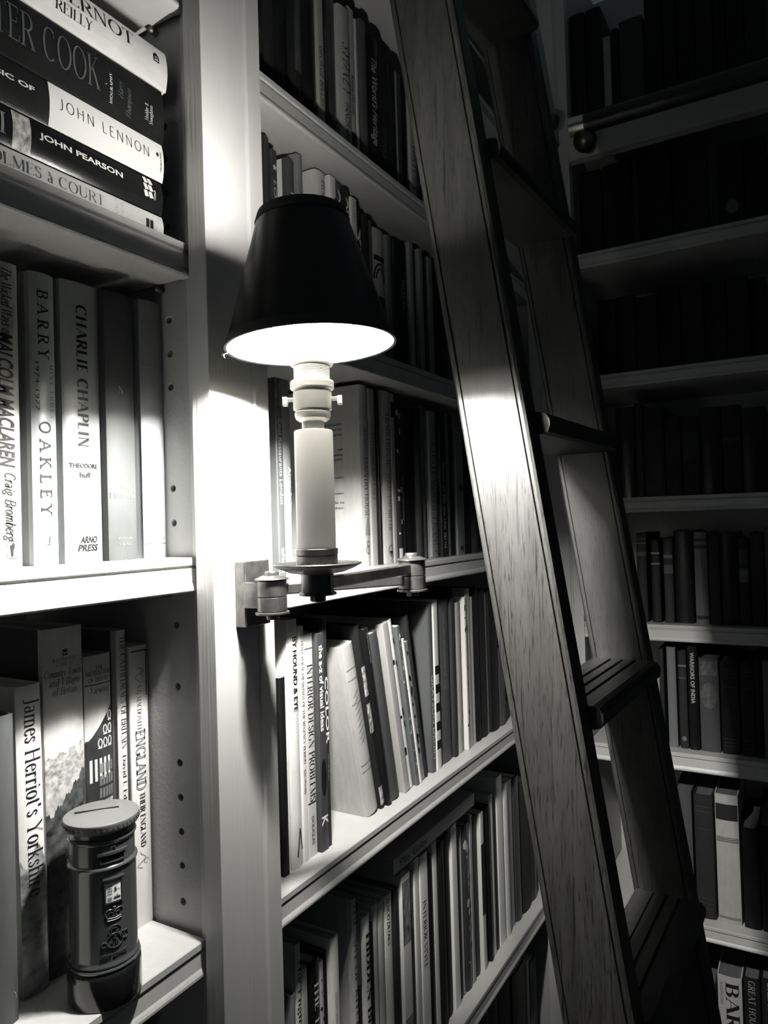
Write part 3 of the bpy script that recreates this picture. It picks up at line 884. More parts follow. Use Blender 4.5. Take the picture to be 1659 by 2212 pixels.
R0 = [
    (0.423, 0.0346, 0.26, 0.012, 'h', 'plain black book nearest the corner', {}),
    (0.3874, 0.0338, 0.26, 0.012, 'h', 'black book left of the thin pale one', {}),
    (0.3497, 0.0156, 0.1836, 0.45, 'p', 'thin pale book, the lightest one', {}),
    (0.3331, 0.0155, 0.1988, 0.015, 'h', 'narrow black book', {}),
    (0.3166, 0.0501, 0.2067, 0.06, 'h', 'wide dark grey box-like book', {}),
    (0.264, 0.0349, 0.26, 0.015, 'h', 'black book right of the wide grey one', {}),
    (0.2282, 0.0261, 0.26, 0.02, 'h', 'black book with a faint lettered spine', {'t': [('ANTIQUES', 'sans', 0.3, 0.2, 0.05)]}),
    (0.2012, 0.0343, 0.27, 0.012, 'h', 'plain black book, middle of row', {}),
    (0.166, 0.0335, 0.26, 0.022, 'h', 'black book with faint title lines', {'t': [('ATLAS', 'ser', 0.4, 0.16, 0.05)]}),
    (0.1316, 0.0228, 0.26, 0.015, 'h', 'black book with a pale lettered title', {'t': [('PAINTING', 'ser', 0.3, 0.23, 0.35)]}),
    (0.108, 0.0322, 0.26, 0.012, 'h', 'plain black book, second from frame edge', {}),
    (0.075, 0.0403, 0.26, 0.03, 'h', 'slightly paler dark book at frame edge', {}),
]
R1 = [
    (0.423, 0.0123, 0.1809, 0.03, 'h', 'slim dark book nearest the corner', {'edge': 0.12}),
    (0.4098, 0.0461, 0.1877, 0.012, 'h', 'wide black book', {}),
    (0.3627, 0.0628, 0.194, 0.014, 'h', 'widest black book', {}),
    (0.2989, 0.0123, 0.194, 0.025, 'p', 'thin charcoal book', {}),
    (0.2857, 0.0652, 0.194, 0.013, 'h', 'black set volume with a faint dot', {}),
    (0.219, 0.0676, 0.1896, 0.015, 'h', 'black volume left of the charcoal strip', {}),
    (0.1505, 0.0179, 0.1747, 0.03, 'p', 'charcoal strip of a book', {}),
    (0.1317, 0.0458, 0.174, 0.012, 'h', 'black book with a pale round emblem', {'pic': 'dot'}),
    (0.0851, 0.0404, 0.1697, 0.013, 'h', 'black book with faint gold lines', {'bands2': 1}),
]
R2 = [
    (0.3827, 0.0394, 0.1673, 0.012, 'h', 'black book nearest the ladder', {}),
    (0.3424, 0.0393, 0.1701, 0.012, 'h', 'second black book from the ladder', {}),
    (0.3021, 0.0438, 0.1627, 0.013, 'h', 'third black book from the ladder', {}),
    (0.2574, 0.0444, 0.1741, 0.012, 'h', 'fourth black book from the ladder', {}),
    (0.2121, 0.0448, 0.1751, 0.013, 'h', 'fifth black book from the ladder', {}),
    (0.1665, 0.0401, 0.1663, 0.012, 'h', 'sixth black book from the ladder', {}),
    (0.1256, 0.0406, 0.1677, 0.013, 'h', 'seventh black book from the ladder', {}),
    (0.0841, 0.0307, 0.1596, 0.012, 'h', 'black book at frame edge', {}),
]
R3 = [
    (0.3527, 0.0404, 0.1953, 0.012, 'h', 'black book nearest the ladder', {}),
    (0.3114, 0.0161, 0.2008, 0.025, 'h', 'narrow black book with a faint edge', {}),
    (0.2944, 0.0417, 0.1891, 0.018, 'h', 'dark book with a faint paler label', {'band': [(0.45, 0.75, 0.03)]}),
    (0.2518, 0.0316, 0.1652, 0.015, 'h', 'black book with two faint round labels', {'band': [(0.5, 0.8, 0.04)]}),
    (0.2193, 0.0344, 0.1639, 0.015, 'h', 'black book with a faint round label', {'band': [(0.45, 0.8, 0.045)]}),
    (0.184, 0.0404, 0.1774, 0.012, 'h', 'plain black book, mid row', {}),
    (0.1427, 0.0344, 0.1777, 0.02, 'h', 'dark book with a smudged label', {'band': [(0.6, 0.64, 0.06)]}),
    (0.1075, 0.0456, 0.1693, 0.012, 'h', 'black book at frame edge', {}),
]
R4 = [
    (0.3168, 0.0217, 0.1882, 0.03, 'h', 'dark book with pale banded head beside ladder', {'band': [(0.93, 0.94, 0.15), (0.88, 0.89, 0.15), (0.74, 0.79, 0.1)]}),
    (0.2885, 0.0195, 0.173, 0.015, 'h', 'black book with two bright bands', {'band': [(0.83, 0.85, 0.3), (0.7, 0.72, 0.25)]}),
    (0.2626, 0.02, 0.1774, 0.035, 'h', 'charcoal book with faded label', {'band': [(0.76, 0.8, 0.15), (0.58, 0.68, 0.1)]}),
    (0.2417, 0.0357, 0.1915, 0.012, 'h', 'black book left of the grey-banded one', {}),
    (0.2033, 0.0262, 0.1879, 0.16, 'h', 'grey book with dark bands, palest in the row', {'band': [(0.9, 0.93, 0.07), (0.82, 0.86, 0.07), (0.05, 0.09, 0.05)]}),
    (0.1762, 0.0215, 0.1808, 0.02, 'h', 'dark book right of the grey-banded one', {}),
    (0.1539, 0.0312, 0.185, 0.012, 'h', 'plain black book', {}),
    (0.121, 0.0182, 0.1733, 0.03, 'h', 'black book with a grey pointed label', {'band': [(0.5, 0.66, 0.14), (0.7, 0.88, 0.09)]}),
    (0.0995, 0.0244, 0.184, 0.03, 'h', 'charcoal book near frame edge', {}),
    (0.0743, 0.0256, 0.1926, 0.05, 'h', 'dark grey book cut by frame edge', {}),
]
R5 = [
    (0.2799, 0.0111, 0.2032, 0.03, 'h', 'dark slip of a book beside the ladder', {}),
    (0.2643, 0.0191, 0.208, 0.17, 'h', 'grey book, palest in the row', {}),
    (0.2425, 0.0179, 0.2007, 0.03, 'h', 'dark book with gold bands and pale foot emblem', {'band': [(0.84, 0.86, 0.15), (0.72, 0.73, 0.1)], 'pic': 'dot2'}),
    (0.2236, 0.0204, 0.215, 0.012, 'h', 'black book with a bold white vertical title', {'t': [('WARRIORS OF INDIA', 'sansb', 0.4, 0.2, 0.4)]}),
    (0.2024, 0.0382, 0.189, 0.06, 'h', 'patterned grey book with a round motif', {'pic': 'roundel'}),
    (0.1625, 0.0338, 0.187, 0.014, 'h', 'black book with gold rule lines, left of pair', {'bands2': 1}),
    (0.1262, 0.0256, 0.1849, 0.014, 'h', 'black book with gold rule lines, right of pair', {'bands2': 1}),
    (0.0998, 0.0122, 0.1958, 0.012, 'h', 'plain black book before the grey edge', {}),
    (0.0859, 0.0257, 0.1931, 0.1, 'h', 'grey book cut by frame edge', {}),
]
R6 = [
    (0.2584, 0.0342, 0.2515, 0.07, 'h', 'grey-topped book behind the ladder rail', {}),
    (0.2207, 0.0368, 0.2508, 0.03, 'h', 'dark cloth book with faint gold lines', {'bands2': 1}),
    (0.1813, 0.0442, 0.2571, 0.42, 'h', 'pale book with a dark title band', {'band': [(0.8, 0.925, 0.03), (0.63, 0.64, 0.12), (0.645, 0.655, 0.12), (0.66, 0.667, 0.12), (0.03, 0.05, 0.2)]}),
    (0.1338, 0.0314, 0.1976, 0.012, 'h', 'short black book right of the pale banded one', {}),
    (0.1016, 0.0395, 0.2081, 0.012, 'h', 'short black book at frame edge', {}),
]
R7 = [
    (0.242, 0.0493, 0.2299, 0.03, 'h', 'dark book hidden behind the ladder rail', {}),
    (0.1875, 0.0459, 0.2709, 0.5, 'h', 'pale thick book with large letters BAROQUE', {'t': [('BAROQUE', 'serb', 0.52, 0.259, 0.02, 0.34, 0.225), ('Architecture', 'ser', 0.16, 0.26, 0.1, 0.1)]}),
    (0.1399, 0.0298, 0.278, 0.015, 'h', 'black book lettered GREAT HOUSES in pale type', {'t': [('GREAT HOUSES', 'ser', 0.4, 0.3, 0.4)]}),
    (0.1085, 0.0356, 0.2824, 0.018, 'h', 'black book lettered GREAT at frame edge', {'t': [('GREAT HALLS', 'ser', 0.4, 0.29, 0.4)]}),
]

# ================================================================== the setting
mb = MB()
mb.box(-3.0, 3.2, -3.0, 1.1, -1.56, -1.5)
structure(mb.build('floor', nodemat('dark_carpet', .03, .9, var=.3, scale=(60, 60, 60))))
mb = MB()
mb.box(-3.0, 2.0, .86, .96, -1.5, 1.3)
structure(mb.build('wall_left', nodemat('dark_wall_paint', .05, .7, var=.1)))
mb = MB()
mb.box(1.90, 2.0, -3.0, .86, -1.5, 1.3)
structure(mb.build('wall_right', nodemat('dark_wall_paint', .05, .7, var=.1)))

YF = .530            # front plane of the left-hand shelves
LIP = [(.010, 0), (.001, 0), (0, -.001), (0, -.0072), (.0036, -.0085), (.0036, -.0102), (.0012, -.0112), (.0006, -.0250), (-.0008, -.0275),
       (-.0018, -.0300), (-.0018, -.0325), (-.0006, -.0340), (.0018, -.0345), (.010, -.0345)]

# ------------------------------------------------------------------ left-hand bookcase: stile, panels, pegs
bc = thing('bookcase', 'white painted built-in bookcase carrying the wall lamp on its stile', 'bookcase', (.576, .5, -1.5))
OFF = (-.576, -.5, 1.5)
prof = [(.528, .523), (.528, .5005), (.5285, .5), (.5500, .5), (.5504, .5007), (.5910, .5007), (.5916, .5024), (.5940, .5028), (.5953, .5008), (.5968, .4999), (.5990, .4999),
        (.6004, .5010), (.6012, .5030), (.6220, .5032), (.6235, .5045), (.6235, .523)]
mb = MB()
mb.prism(prof, -1.5, 1.05, lambda p, q, a: (p, q, a))
mb.build('stile', paint(), bc, loc=OFF)

def holed_panel(x, y0, y1, z0, z1, hy, holes, thick):
    """Panel facing -x with a column of drilled peg holes."""
    mb = MB()
    c = .009
    mb.add([(x, y0, z0), (x, hy - c, z0), (x, hy - c, z1), (x, y0, z1)], [(0, 1, 2, 3)])
    mb.add([(x, hy + c, z0), (x, y1, z0), (x, y1, z1), (x, hy + c, z1)], [(0, 1, 2, 3)])
    zs = z0
    r = .0036
    for hz in sorted(holes):
        mb.add([(x, hy - c, zs), (x, hy + c, zs), (x, hy + c, hz - c), (x, hy - c, hz - c)], [(0, 1, 2, 3)])
        zs = hz + c
        n = 24
        sq, ci, cr, dp = [], [], [], []
        for i in range(n):
            a = 2 * math.pi * i / n
            k = 1 / max(abs(math.cos(a)), abs(math.sin(a)))
            sq.append((x, hy + c * k * math.cos(a), hz + c * k * math.sin(a)))
            ci.append((x, hy + (r + .0006) * math.cos(a), hz + (r + .0006) * math.sin(a)))
            cr.append((x + .0006, hy + r * math.cos(a), hz + r * math.sin(a)))
            dp.append((x + .016, hy + r * math.cos(a), hz + r * math.sin(a)))
        f = []
        for i in range(n):
            j = (i + 1) % n
            f += [(i, j, n + j, n + i), (n + i, n + j, 2 * n + j, 2 * n + i), (2 * n + i, 2 * n + j, 3 * n + j, 3 * n + i)]
        f.append(tuple(3 * n + i for i in range(n)))
        mb.add(sq + ci + cr + dp, f)
    mb.add([(x, hy - c, zs), (x, hy + c, zs), (x, hy + c, z1), (x, hy - c, z1)], [(0, 1, 2, 3)])
    X = x + thick
    mb.add([(x, y0, z0), (x, y1, z0), (X, y1, z0), (X, y0, z0), (x, y0, z1), (x, y1, z1), (X, y1, z1), (X, y0, z1)],
           [(0, 1, 2, 3), (4, 5, 6, 7), (0, 3, 7, 4), (1, 2, 6, 5), (2, 3, 7, 6)])
    return mb
HOLES = [-.3808, -.3443, -.3099, -.2749, -.2395, -.1616, -.0979, .0072, .0430, .1480, .1825, .2177, .3150, .3500, .3860, .4200, .6000, .6350]
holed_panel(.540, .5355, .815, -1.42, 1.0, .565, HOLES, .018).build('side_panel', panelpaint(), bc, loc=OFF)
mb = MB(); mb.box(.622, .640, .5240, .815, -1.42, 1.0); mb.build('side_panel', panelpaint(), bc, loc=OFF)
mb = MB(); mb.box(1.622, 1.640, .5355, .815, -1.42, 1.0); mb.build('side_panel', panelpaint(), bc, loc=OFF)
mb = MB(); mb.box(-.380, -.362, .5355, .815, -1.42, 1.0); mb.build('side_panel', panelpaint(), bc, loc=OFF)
mb = MB(); mb.box(.5365, .540, .523, .5355, -1.42, 1.0); mb.box(.558, .622, .524, .536, -1.42, 1.0); mb.build('filler_strip', paint(), bc, loc=OFF)
mb = MB(); mb.box(-.380, 1.640, .815, .830, -1.5, 1.05); mb.build('back_panel', paint(), bc, loc=OFF)
mb = MB(); mb.box(-.380, 1.640, .531, .815, -1.5, -1.42); mb.build('plinth', paint(), bc, loc=OFF)
mb = MB(); mb.box(-.380, 1.640, .531, .815, 1.0, 1.05); mb.build('top_board', paint(), bc, loc=OFF)
for z in (.5245, .2535, -.0625, -.4440):
    mb = MB()
    mb.tube([(.541, .573, z - .0036), (.531, .573, z - .0036), (.5295, .573, z - .0036)], [.0033, .0033, .0024], 12)
    mb.build('shelf_peg', nodemat('dark_brass_peg', (.09, .085, .07), .4, metal=.6), bc, smooth=True, loc=OFF)

def shelf(x0, x1, ztop, label, y1=.813):
    r = thing('shelf', label, 'shelf', ((x0 + x1) / 2, YF, ztop - .0345), group='shelves of the left-hand bookcase')
    o = (-(x0 + x1) / 2, -YF, .0345)
    mb = MB(); mb.box(x0, x1, .010, y1 - YF, -.0335, 0)
    mb.build('board', paint(), r, loc=(o[0], 0, o[2]))
    mb = MB(); mb.prism(LIP, x0, x1, lambda p, q, a: (a, p, q))
    mb.build('moulded_lip', paint(), r, loc=(o[0], 0, o[2]))
ZL = {'L1': .559, 'L2': .288, 'L3': -.028, 'L4': -.4075, 'L5': -.80}
ZR = {'S0': .843, 'S1': .530, 'S2': .248, 'S3': -.0622, 'S4': -.4215, 'S5': -.8505, 'S6': -1.27}
shelf(-.360, .5352, ZL['L1'], 'white shelf at the top left corner, above the lying books')
shelf(-.360, .5352, ZL['L2'], 'white shelf carrying the stack of five lying books')
shelf(-.360, .5352, ZL['L3'], 'white shelf with large upright biographies, left of the lamp bracket')
shelf(-.360, .5352, ZL['L4'], 'white shelf under the model post box')
shelf(-.360, .5352, ZL['L5'], 'white shelf below the model post box shelf, at the frame foot')
shelf(.6405, 1.6215, ZR['S0'], 'white shelf at the top edge behind the ladder top')
shelf(.6405, 1.6215, ZR['S1'], 'white shelf highest above the lampshade')
shelf(.6405, 1.6215, ZR['S2'], 'white shelf passing behind the lower rim of the lampshade')
shelf(.6405, 1.6215, ZR['S3'], 'white shelf level with the swing arm of the lamp')
shelf(.6405, 1.6215, ZR['S4'], 'white shelf under the leaning books below the lamp')
shelf(.6405, 1.6215, ZR['S5'], 'white shelf under the row with the guitar box')
shelf(.6405, 1.6215, ZR['S6'], 'white shelf lowest beside the ladder foot')

# ------------------------------------------------------------------ right-hand bookcase
XR = 1.58
rb = thing('bookcase', 'white bookcase on the right wall in deep shadow behind the ladder', 'bookcase', (XR, .424, -1.5))
OFF = (-XR, -.424, 1.5)
prof = [(1.604, .424), (1.5806, .424), (1.580, .4246), (1.580, .445), (1.5822, .447), (1.5822, .4495), (1.580, .4515), (1.580, .500), (1.5835, .503), (1.5835, .529), (1.604, .529)]
mb = MB(); mb.prism(prof, -1.5, 1.3, lambda p, q, a: (p, q, a)); mb.build('stile', paint(), rb, loc=OFF)
mb = MB(); mb.box(1.5805, 1.604, -.36, .424, .781, .856); mb.box(1.5785, 1.5805, .4515, .500, 1.085, 1.125); mb.build('fixed_rail', paint(), rb, loc=OFF)
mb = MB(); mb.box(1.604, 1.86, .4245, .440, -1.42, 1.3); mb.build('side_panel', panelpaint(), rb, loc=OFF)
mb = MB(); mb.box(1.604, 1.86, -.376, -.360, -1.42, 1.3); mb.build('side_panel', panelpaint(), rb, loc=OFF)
mb = MB(); mb.box(1.86, 1.876, -.376, .440, -1.5, 1.3); mb.build('back_panel', paint(), rb, loc=OFF)
mb = MB(); mb.box(1.5835, 1.86, -.376, .424, -1.5, -1.42); mb.build('plinth', paint(), rb, loc=OFF)
mb = MB(); mb.box(1.604, 1.86, -.359, .4240, .830, .860); mb.build('fixed_board', paint(), rb, loc=OFF)
def rshelf(ztop, zbot, label):
    r = thing('shelf', label, 'shelf', (XR, .03, zbot), group='shelves of the right-hand bookcase')
    k = (ztop - zbot) / .0345
    mb = MB(); mb.box(.010, .272, -.358 - .03, .4235 - .03, .001, ztop - zbot); mb.build('board', paint(), r)
    mb = MB(); mb.prism([(p, q * k + ztop - zbot) for p, q in LIP], -.358 - .03, .4235 - .03, lambda p, q, a: (p, a, q))
    mb.build('moulded_lip', paint(), r)
ZW = {'R0': .860, 'R1': .573, 'R2': .305, 'R3': .040, 'R4': -.224, 'R5': -.483, 'R6': -.823, 'R7': -1.20}
for k, zb, q in (('R1', .540, 'next below the ladder rod'), ('R2', .274, 'second below the ladder rod'), ('R3', .0085, 'third below the ladder rod, level with the candle tube'),
                 ('R4', -.258, 'half caught by lamplight, above the ladder step'), ('R5', -.519, 'most brightly lit, just below the ladder step'),
                 ('R6', -.854, 'under the pale book with dark title band'), ('R7', -1.235, 'at the foot, out of the light')):
    rshelf(ZW[k], zb, 'right wall shelf ' + q)

# ------------------------------------------------------------------ ladder rods
def brass_dark():
    return nodemat('dark_oiled_brass', (.10, .095, .08), .3, metal=.85, var=.2, scale=(60, 60, 60))
r = thing('ladder_rod', 'dark round ladder rod along the right bookcase with bright end collar', 'ladder rod', (1.58, .382, .790))
o = (-1.58, -.382, -.790)
mb = MB(); mb.tube([(1.53, y, .826) for y in (.374, .1, -.35)], .0195, 20); mb.build('rod', nodemat('dark_rod_wood', .02, .35), r, smooth=True, loc=o)
mb = MB(); mb.tube([(1.53, .407, .826), (1.53, .405, .826), (1.53, .374, .826)], [.016, .0205, .0205], 24); mb.build('end_collar', nodemat('polished_brass', (.8, .78, .7), .18, metal=1), r, smooth=True, loc=o)['label'] = 'polished brass collar at the rod end'
mb = MB(); mb.sphere((1.540, .378, .797), .0245, 24); mb.tube([(1.545, .378, .797), (1.5800, .378, .797)], .012, 14); mb.build('ball_bracket', brass_dark(), r, smooth=True, loc=o)
r = thing('ladder_rod', 'dark round ladder rod along the lamp wall, hooked by the ladder top', 'ladder rod', (.577, .500, .826))
o = (-.577, -.5, -.826)
mb = MB(); mb.tube([(x, .455, .826) for x in (.30, .9, 1.46)], .0150, 20); mb.build('rod', nodemat('dark_rod_wood', .02, .35), r, smooth=True, loc=o)
mb = MB(); mb.tube([(.577, .455, .826), (.577, .500, .826)], .009, 14); mb.sphere((.577, .455, .826), .021, 20); mb.build('ball_bracket', brass_dark(), r, smooth=True, loc=o)
mb = MB(); mb.tube([(1.46, .455, .826), (1.485, .463, .828), (1.503, .450, .834), (1.512, .436, .842), (1.515, .428, .850)], [.0165, .021, .024, .018, .007], 18)
mb.tube([(1.50, .450, .826), (1.548, .455, .826), (1.579, .455, .826)], .012, 12)
mb.build('curved_end', brass_dark(), r, smooth=True, loc=o)

# ------------------------------------------------------------------ library ladder
LB = .148                     # lean of the ladder; its front stands a little nearer the room at the far rail
def ly(z, s, x):
    return .2239 - (x - .704) * .0424 + LB * z + s
lad = thing('library_ladder', 'dark wooden library ladder with grooved treads leaning against the bookcase', 'ladder', (.86, .0, -1.5))
OFF = (-.86, 0, 1.5)
DEP = .0738
def rail_profile(x0, x1):
    g = .0022
    p = []
    # face towards -x from back to front, with two cut lines, then rounded front edge, +x face, rounded back edge
    p += [(x0 + .003, DEP), (x0, DEP - .003), (x0, DEP - .0068), (x0 + g, DEP - .0072), (x0 + g, DEP - .0085), (x0, DEP - .0090)]
    p += [(x0, .0090), (x0 + g, .0085), (x0 + g, .0072), (x0, .0068), (x0, .004), (x0 + .001, .0012), (x0 + .004, 0)]
    p += [(x1 - .004, 0), (x1 - .001, .0012), (x1, .004), (x1, .0068), (x1 - g, .0072), (x1 - g, .0085), (x1, .0090)]
    p += [(x1, DEP - .0090), (x1 - g, DEP - .0085), (x1 - g, DEP - .0072), (x1, DEP - .0068), (x1, DEP - .003), (x1 - .003, DEP)]
    return p
for x0, lab in ((.704, 'nearer ladder rail, its broad face caught by lamplight'), (.990, 'farther ladder rail, mostly in shadow')):
    mb = MB()
    mb.prism(rail_profile(x0, x0 + .0300), -1.5, .90, lambda p, q, a: (p, ly(a, q, p), a))
    mb.build('side_rail', wood(), lad, loc=OFF, bevel=0)['label'] = lab
for k, zt in enumerate((.7100, .4105, .1113, -.1879, -.4871, -.7863, -1.0855, -1.3847)):
    pr = []
    for c in (.0155, .031, .0465):
        pr.append(c)
    top = [(.0700, 0)]
    for c in reversed(pr):
        top += [(c + .0022, 0), (c + .0018, -.003), (c - .0018, -.003), (c - .0022, 0)]
    top += [(-.004, 0), (-.010, -.002), (-.014, -.008), (-.0145, -.014), (-.012, -.021), (-.006, -.0232), (.004, -.024), (.0700, -.024)]
    mb = MB()
    mb.prism(top, .7315, .9925, lambda p, q, a, z=zt: (a, ly(z, p, a), z + q))
    mb.build('tread', wood(), lad, loc=OFF)
    mb = MB()
    mb.prism([(.012, -.024), (.055, -.024), (.055, -.032), (.024, -.060), (.012, -.060)], .7338, .749, lambda p, q, a, z=zt: (a, ly(z, p, a), z + q))
    mb.build('tread_bracket', wood(), lad, loc=OFF)
for x in (.7190, 1.0050):
    mb = MB()
    pts = []
    y0 = ly(.83, .045, x)
    pts.append((x, y0, .80)); pts.append((x, y0, .845))
    for i in range(9):
        a = math.radians(180 - 22.5 * i)
        pts.append((x, .455 + .024 * math.cos(a), .838 + .024 * math.sin(a)))
    pts.append((x, .479, .815))
    mb.tube(pts, [.007] * (len(pts) - 1) + [.004], 10)
    mb.build('hook', brass_dark(), lad, smooth=True, loc=OFF)

# ------------------------------------------------------------------ wall lamp
AX, AY = .5091, .3635
K = 1.04              # size of the lamp's turned parts
def kk(prof):
    return [(r_ * K, z_ * K) for r_, z_ in prof]
lamp = thing('wall_lamp', 'swing-arm candle wall lamp with black tapered shade, lit', 'lamp', (.577, .500, -.067))
OFF = (-.577, -.5, .067)
mb = MB(); mb.box(.558, .597, .487, .5005, -.1, -.0335)
mb.build('wall_plate', bronze(), lamp, loc=OFF, bevel=.0015)
mb = MB(); mb.box(.556, .566, .462, .4875, -.0800, -.0545)
mb.build('hinge_block', bronze(), lamp, loc=OFF, bevel=.0008)
P1, P2 = (.5665, .460), (.7078, .3778)
def pivot(c, zt, label):
    mb = MB()
    R = .0148
    mb.lathe([(0.0078, zt - .0155), (R, zt - .0155), (R, zt - .0005), (R - .0006, zt)], *c, n=40)
    mb.lathe([(R - .0006, zt - .0163), (R, zt - .0168), (R, zt - .0300)], *c, n=40)
    mb.lathe([(.0, zt - .0345), (.0168, zt - .0335), (.0172, zt - .0325), (.0168, zt - .0312), (.012, zt - .0300)], *c, n=40)
    mb.lathe([(.0, zt - .0390), (.0060, zt - .0388), (.0066, zt - .0380), (.0066, zt - .0340)], *c, n=24)
    mb.lathe([(.012, zt - .0002), (.0170, zt + .0004), (.0174, zt + .0012), (.0166, zt + .0020), (.009, zt + .0048), (0, zt + .0050)], *c, n=40)
    mb.lathe([(.0072, zt + .0040), (.0074, zt + .0075), (.0066, zt + .0086), (0, zt + .0086)], *c, n=24)
    o = mb.build('pivot', bronze(), lamp, smooth=True, loc=OFF)
    o['label'] = label
pivot(P1, -.0525, 'pivot nearest the wall plate')
pivot(P2, -.0415, 'pivot at the elbow of the arm')
def bar(a, b, z, wd, ht, name):
    dx, dy = b[0] - a[0], b[1] - a[1]
    L = math.hypot(dx, dy); dx /= L; dy /= L
    c = .0012
    pr = [(-wd / 2 + c, -ht / 2), (wd / 2 - c, -ht / 2), (wd / 2, -ht / 2 + c), (wd / 2, ht / 2 - c), (wd / 2 - c, ht / 2), (-wd / 2 + c, ht / 2), (-wd / 2, ht / 2 - c), (-wd / 2, -ht / 2 + c)]
    mb = MB()
    mb.prism(pr, .012, L - .011, lambda p, q, t: (a[0] + dx * t - dy * p, a[1] + dy * t + dx * p, z + q))
    mb.build(name, bronze(), lamp, loc=OFF)
bar(P1, P2, -.0620, .010, .0108, 'arm')
bar(P2, (AX, AY), -.0498, .010, .0108, 'arm')
mb = MB()
mb.lathe(kk([(0, -.0625), (.0058, -.0622), (.0066, -.0612), (.0066, -.0570), (.0152, -.0568), (.0158, -.0560), (.0152, -.0548), (.0135, -.0544), (.0135, -.0385), (.0, -.0385)]), AX, AY, 40)
mb.build('hub', black_metal(), lamp, smooth=True, loc=OFF)
mb = MB()
mb.lathe(kk([(0, -.0392), (.016, -.0392), (.0225, -.0380), (.0315, -.0345), (.0368, -.0318), (.0372, -.0311), (.0366, -.0304), (.0300, -.0322), (.0200, -.0330), (0, -.0332)]), AX, AY, 56)
mb.build('drip_pan', nodemat('dark_bronze_pan', (.26, .257, .245), .32, metal=.75, var=.25, scale=(80, 80, 80)), lamp, smooth=True, loc=OFF, )
mb = MB()
mb.lathe(kk([(.0172, -.0332), (.0172, -.0247), (.0168, -.0243), (.0171, -.0240), (.0176, -.0236), (.0176, -.0192), (.0172, -.0188), (.0155, -.0188)]), AX, AY, 48)
mb.build('candle_cup', bronze(), lamp, smooth=True, loc=OFF)
mb = MB()
mb.lathe(kk([(.0160, -.0205), (.0160, .0772), (.0155, .0784), (.0145, .0787), (.0098, .0787)]), AX, AY, 56)
mb.build('candle_tube', nodemat('cream_candle_tube', (.90, .888, .86), .42, spec=.4, var=.03, scale=(40, 40, 40)), lamp, smooth=True, loc=OFF)
holder = nodemat('pale_nickel', (.72, .71, .67), .34, metal=.55, var=.08, scale=(100, 100, 100))
mb = MB()
pr = [(.0092, .0760), (.0092, .0858), (.0115, .0862), (.0140, .0880), (.0149, .0905), (.0149, .0932), (.0140, .0945), (.0140, .0953), (.0158, .0956), (.0159, .0960), (.0159, .1096), (.0150, .1104), (.0150, .1120),
      (.0176, .1124), (.0181, .1132), (.0181, .1155), (.0178, .1158), (.0181, .1161), (.0181, .1182), (.0174, .1192), (.0150, .1196)]
for i in range(8):
    z = .1200 + i * .00125
    pr += [(.0150, z), (.0145, z + .0006)]
pr += [(.0150, .1300), (.0150, .1318), (.0172, .1320), (.0176, .1328), (.0176, .1342), (.0172, .1345), (.0175, .1350), (.0175, .1362), (.0168, .1376), (.0128, .1380)]
mb.lathe(kk(pr), AX, AY, 48)
lh = mb.build('lamp_holder', holder, lamp, smooth=True, loc=OFF, angle=30)
for s in (-1, 1):
    mb = MB()
    ux, uy = .5025 * s, -.8646 * s
    def bx(t0, t1, w, z0, z1):
        v = []
        for z in (z0, z1):
            for t, p in ((t0, -w), (t1, -w), (t1, w), (t0, w)):
                v.append((AX + (ux * t - uy * p) * K, AY + (uy * t + ux * p) * K, z * K))
        mb.add(v, [(0, 1, 2, 3), (4, 5, 6, 7), (0, 1, 5, 4), (1, 2, 6, 5), (2, 3, 7, 6), (3, 0, 4, 7)])
    bx(.0152, .0215, .0022, .1030, .1060)
    bx(.0205, .0246, .0036, .0996, .1066)
    mb.build('switch_knob', holder, lamp, loc=OFF, bevel=.0005)
mb = MB()
mb.lathe(kk([(.0126, .1376), (.0126, .1535), (.0138, .1538), (.0138, .1552), (.0112, .1556), (.0112, .1600), (0, .1600)]), AX, AY, 40)
bb = mb.build('bulb_collar', nodemat('white_plastic', (.8, .8, .77), .4), lamp, smooth=True, loc=OFF)
mb = MB()
mb.lathe(kk([(.0112, .1601), (.0145, .1628), (.0175, .1680), (.0184, .1740), (.0180, .1850), (.0160, .1915)]), AX, AY, 16, close=False)
mb.tube([(AX + .5025 * .005 * t, AY - .8646 * .005 * t, .2010 + .0652 * t) for t in (0, .25, .5, .75, 1)], [.0009, .0009, .0010, .0013, .0017], 8)  # added glowing stem, shaped and leaned for the light above the shade
mb.build('bulb', nodemat('glowing_bulb_glass', (.9, .9, .85), .4, emit=((1.0, .985, .945), BULB)), lamp, smooth=True, loc=OFF)
mb = MB()
mb.lathe(kk([(.0080, .1925), (.0186, .1905), (.0190, .1918), (.0182, .1930), (.0080, .1950)]), AX, AY, 32)
mb.build('light_baffle', holder, lamp, smooth=True, loc=OFF)  # added ring on the bulb's shoulder, cuts the light thrown upward
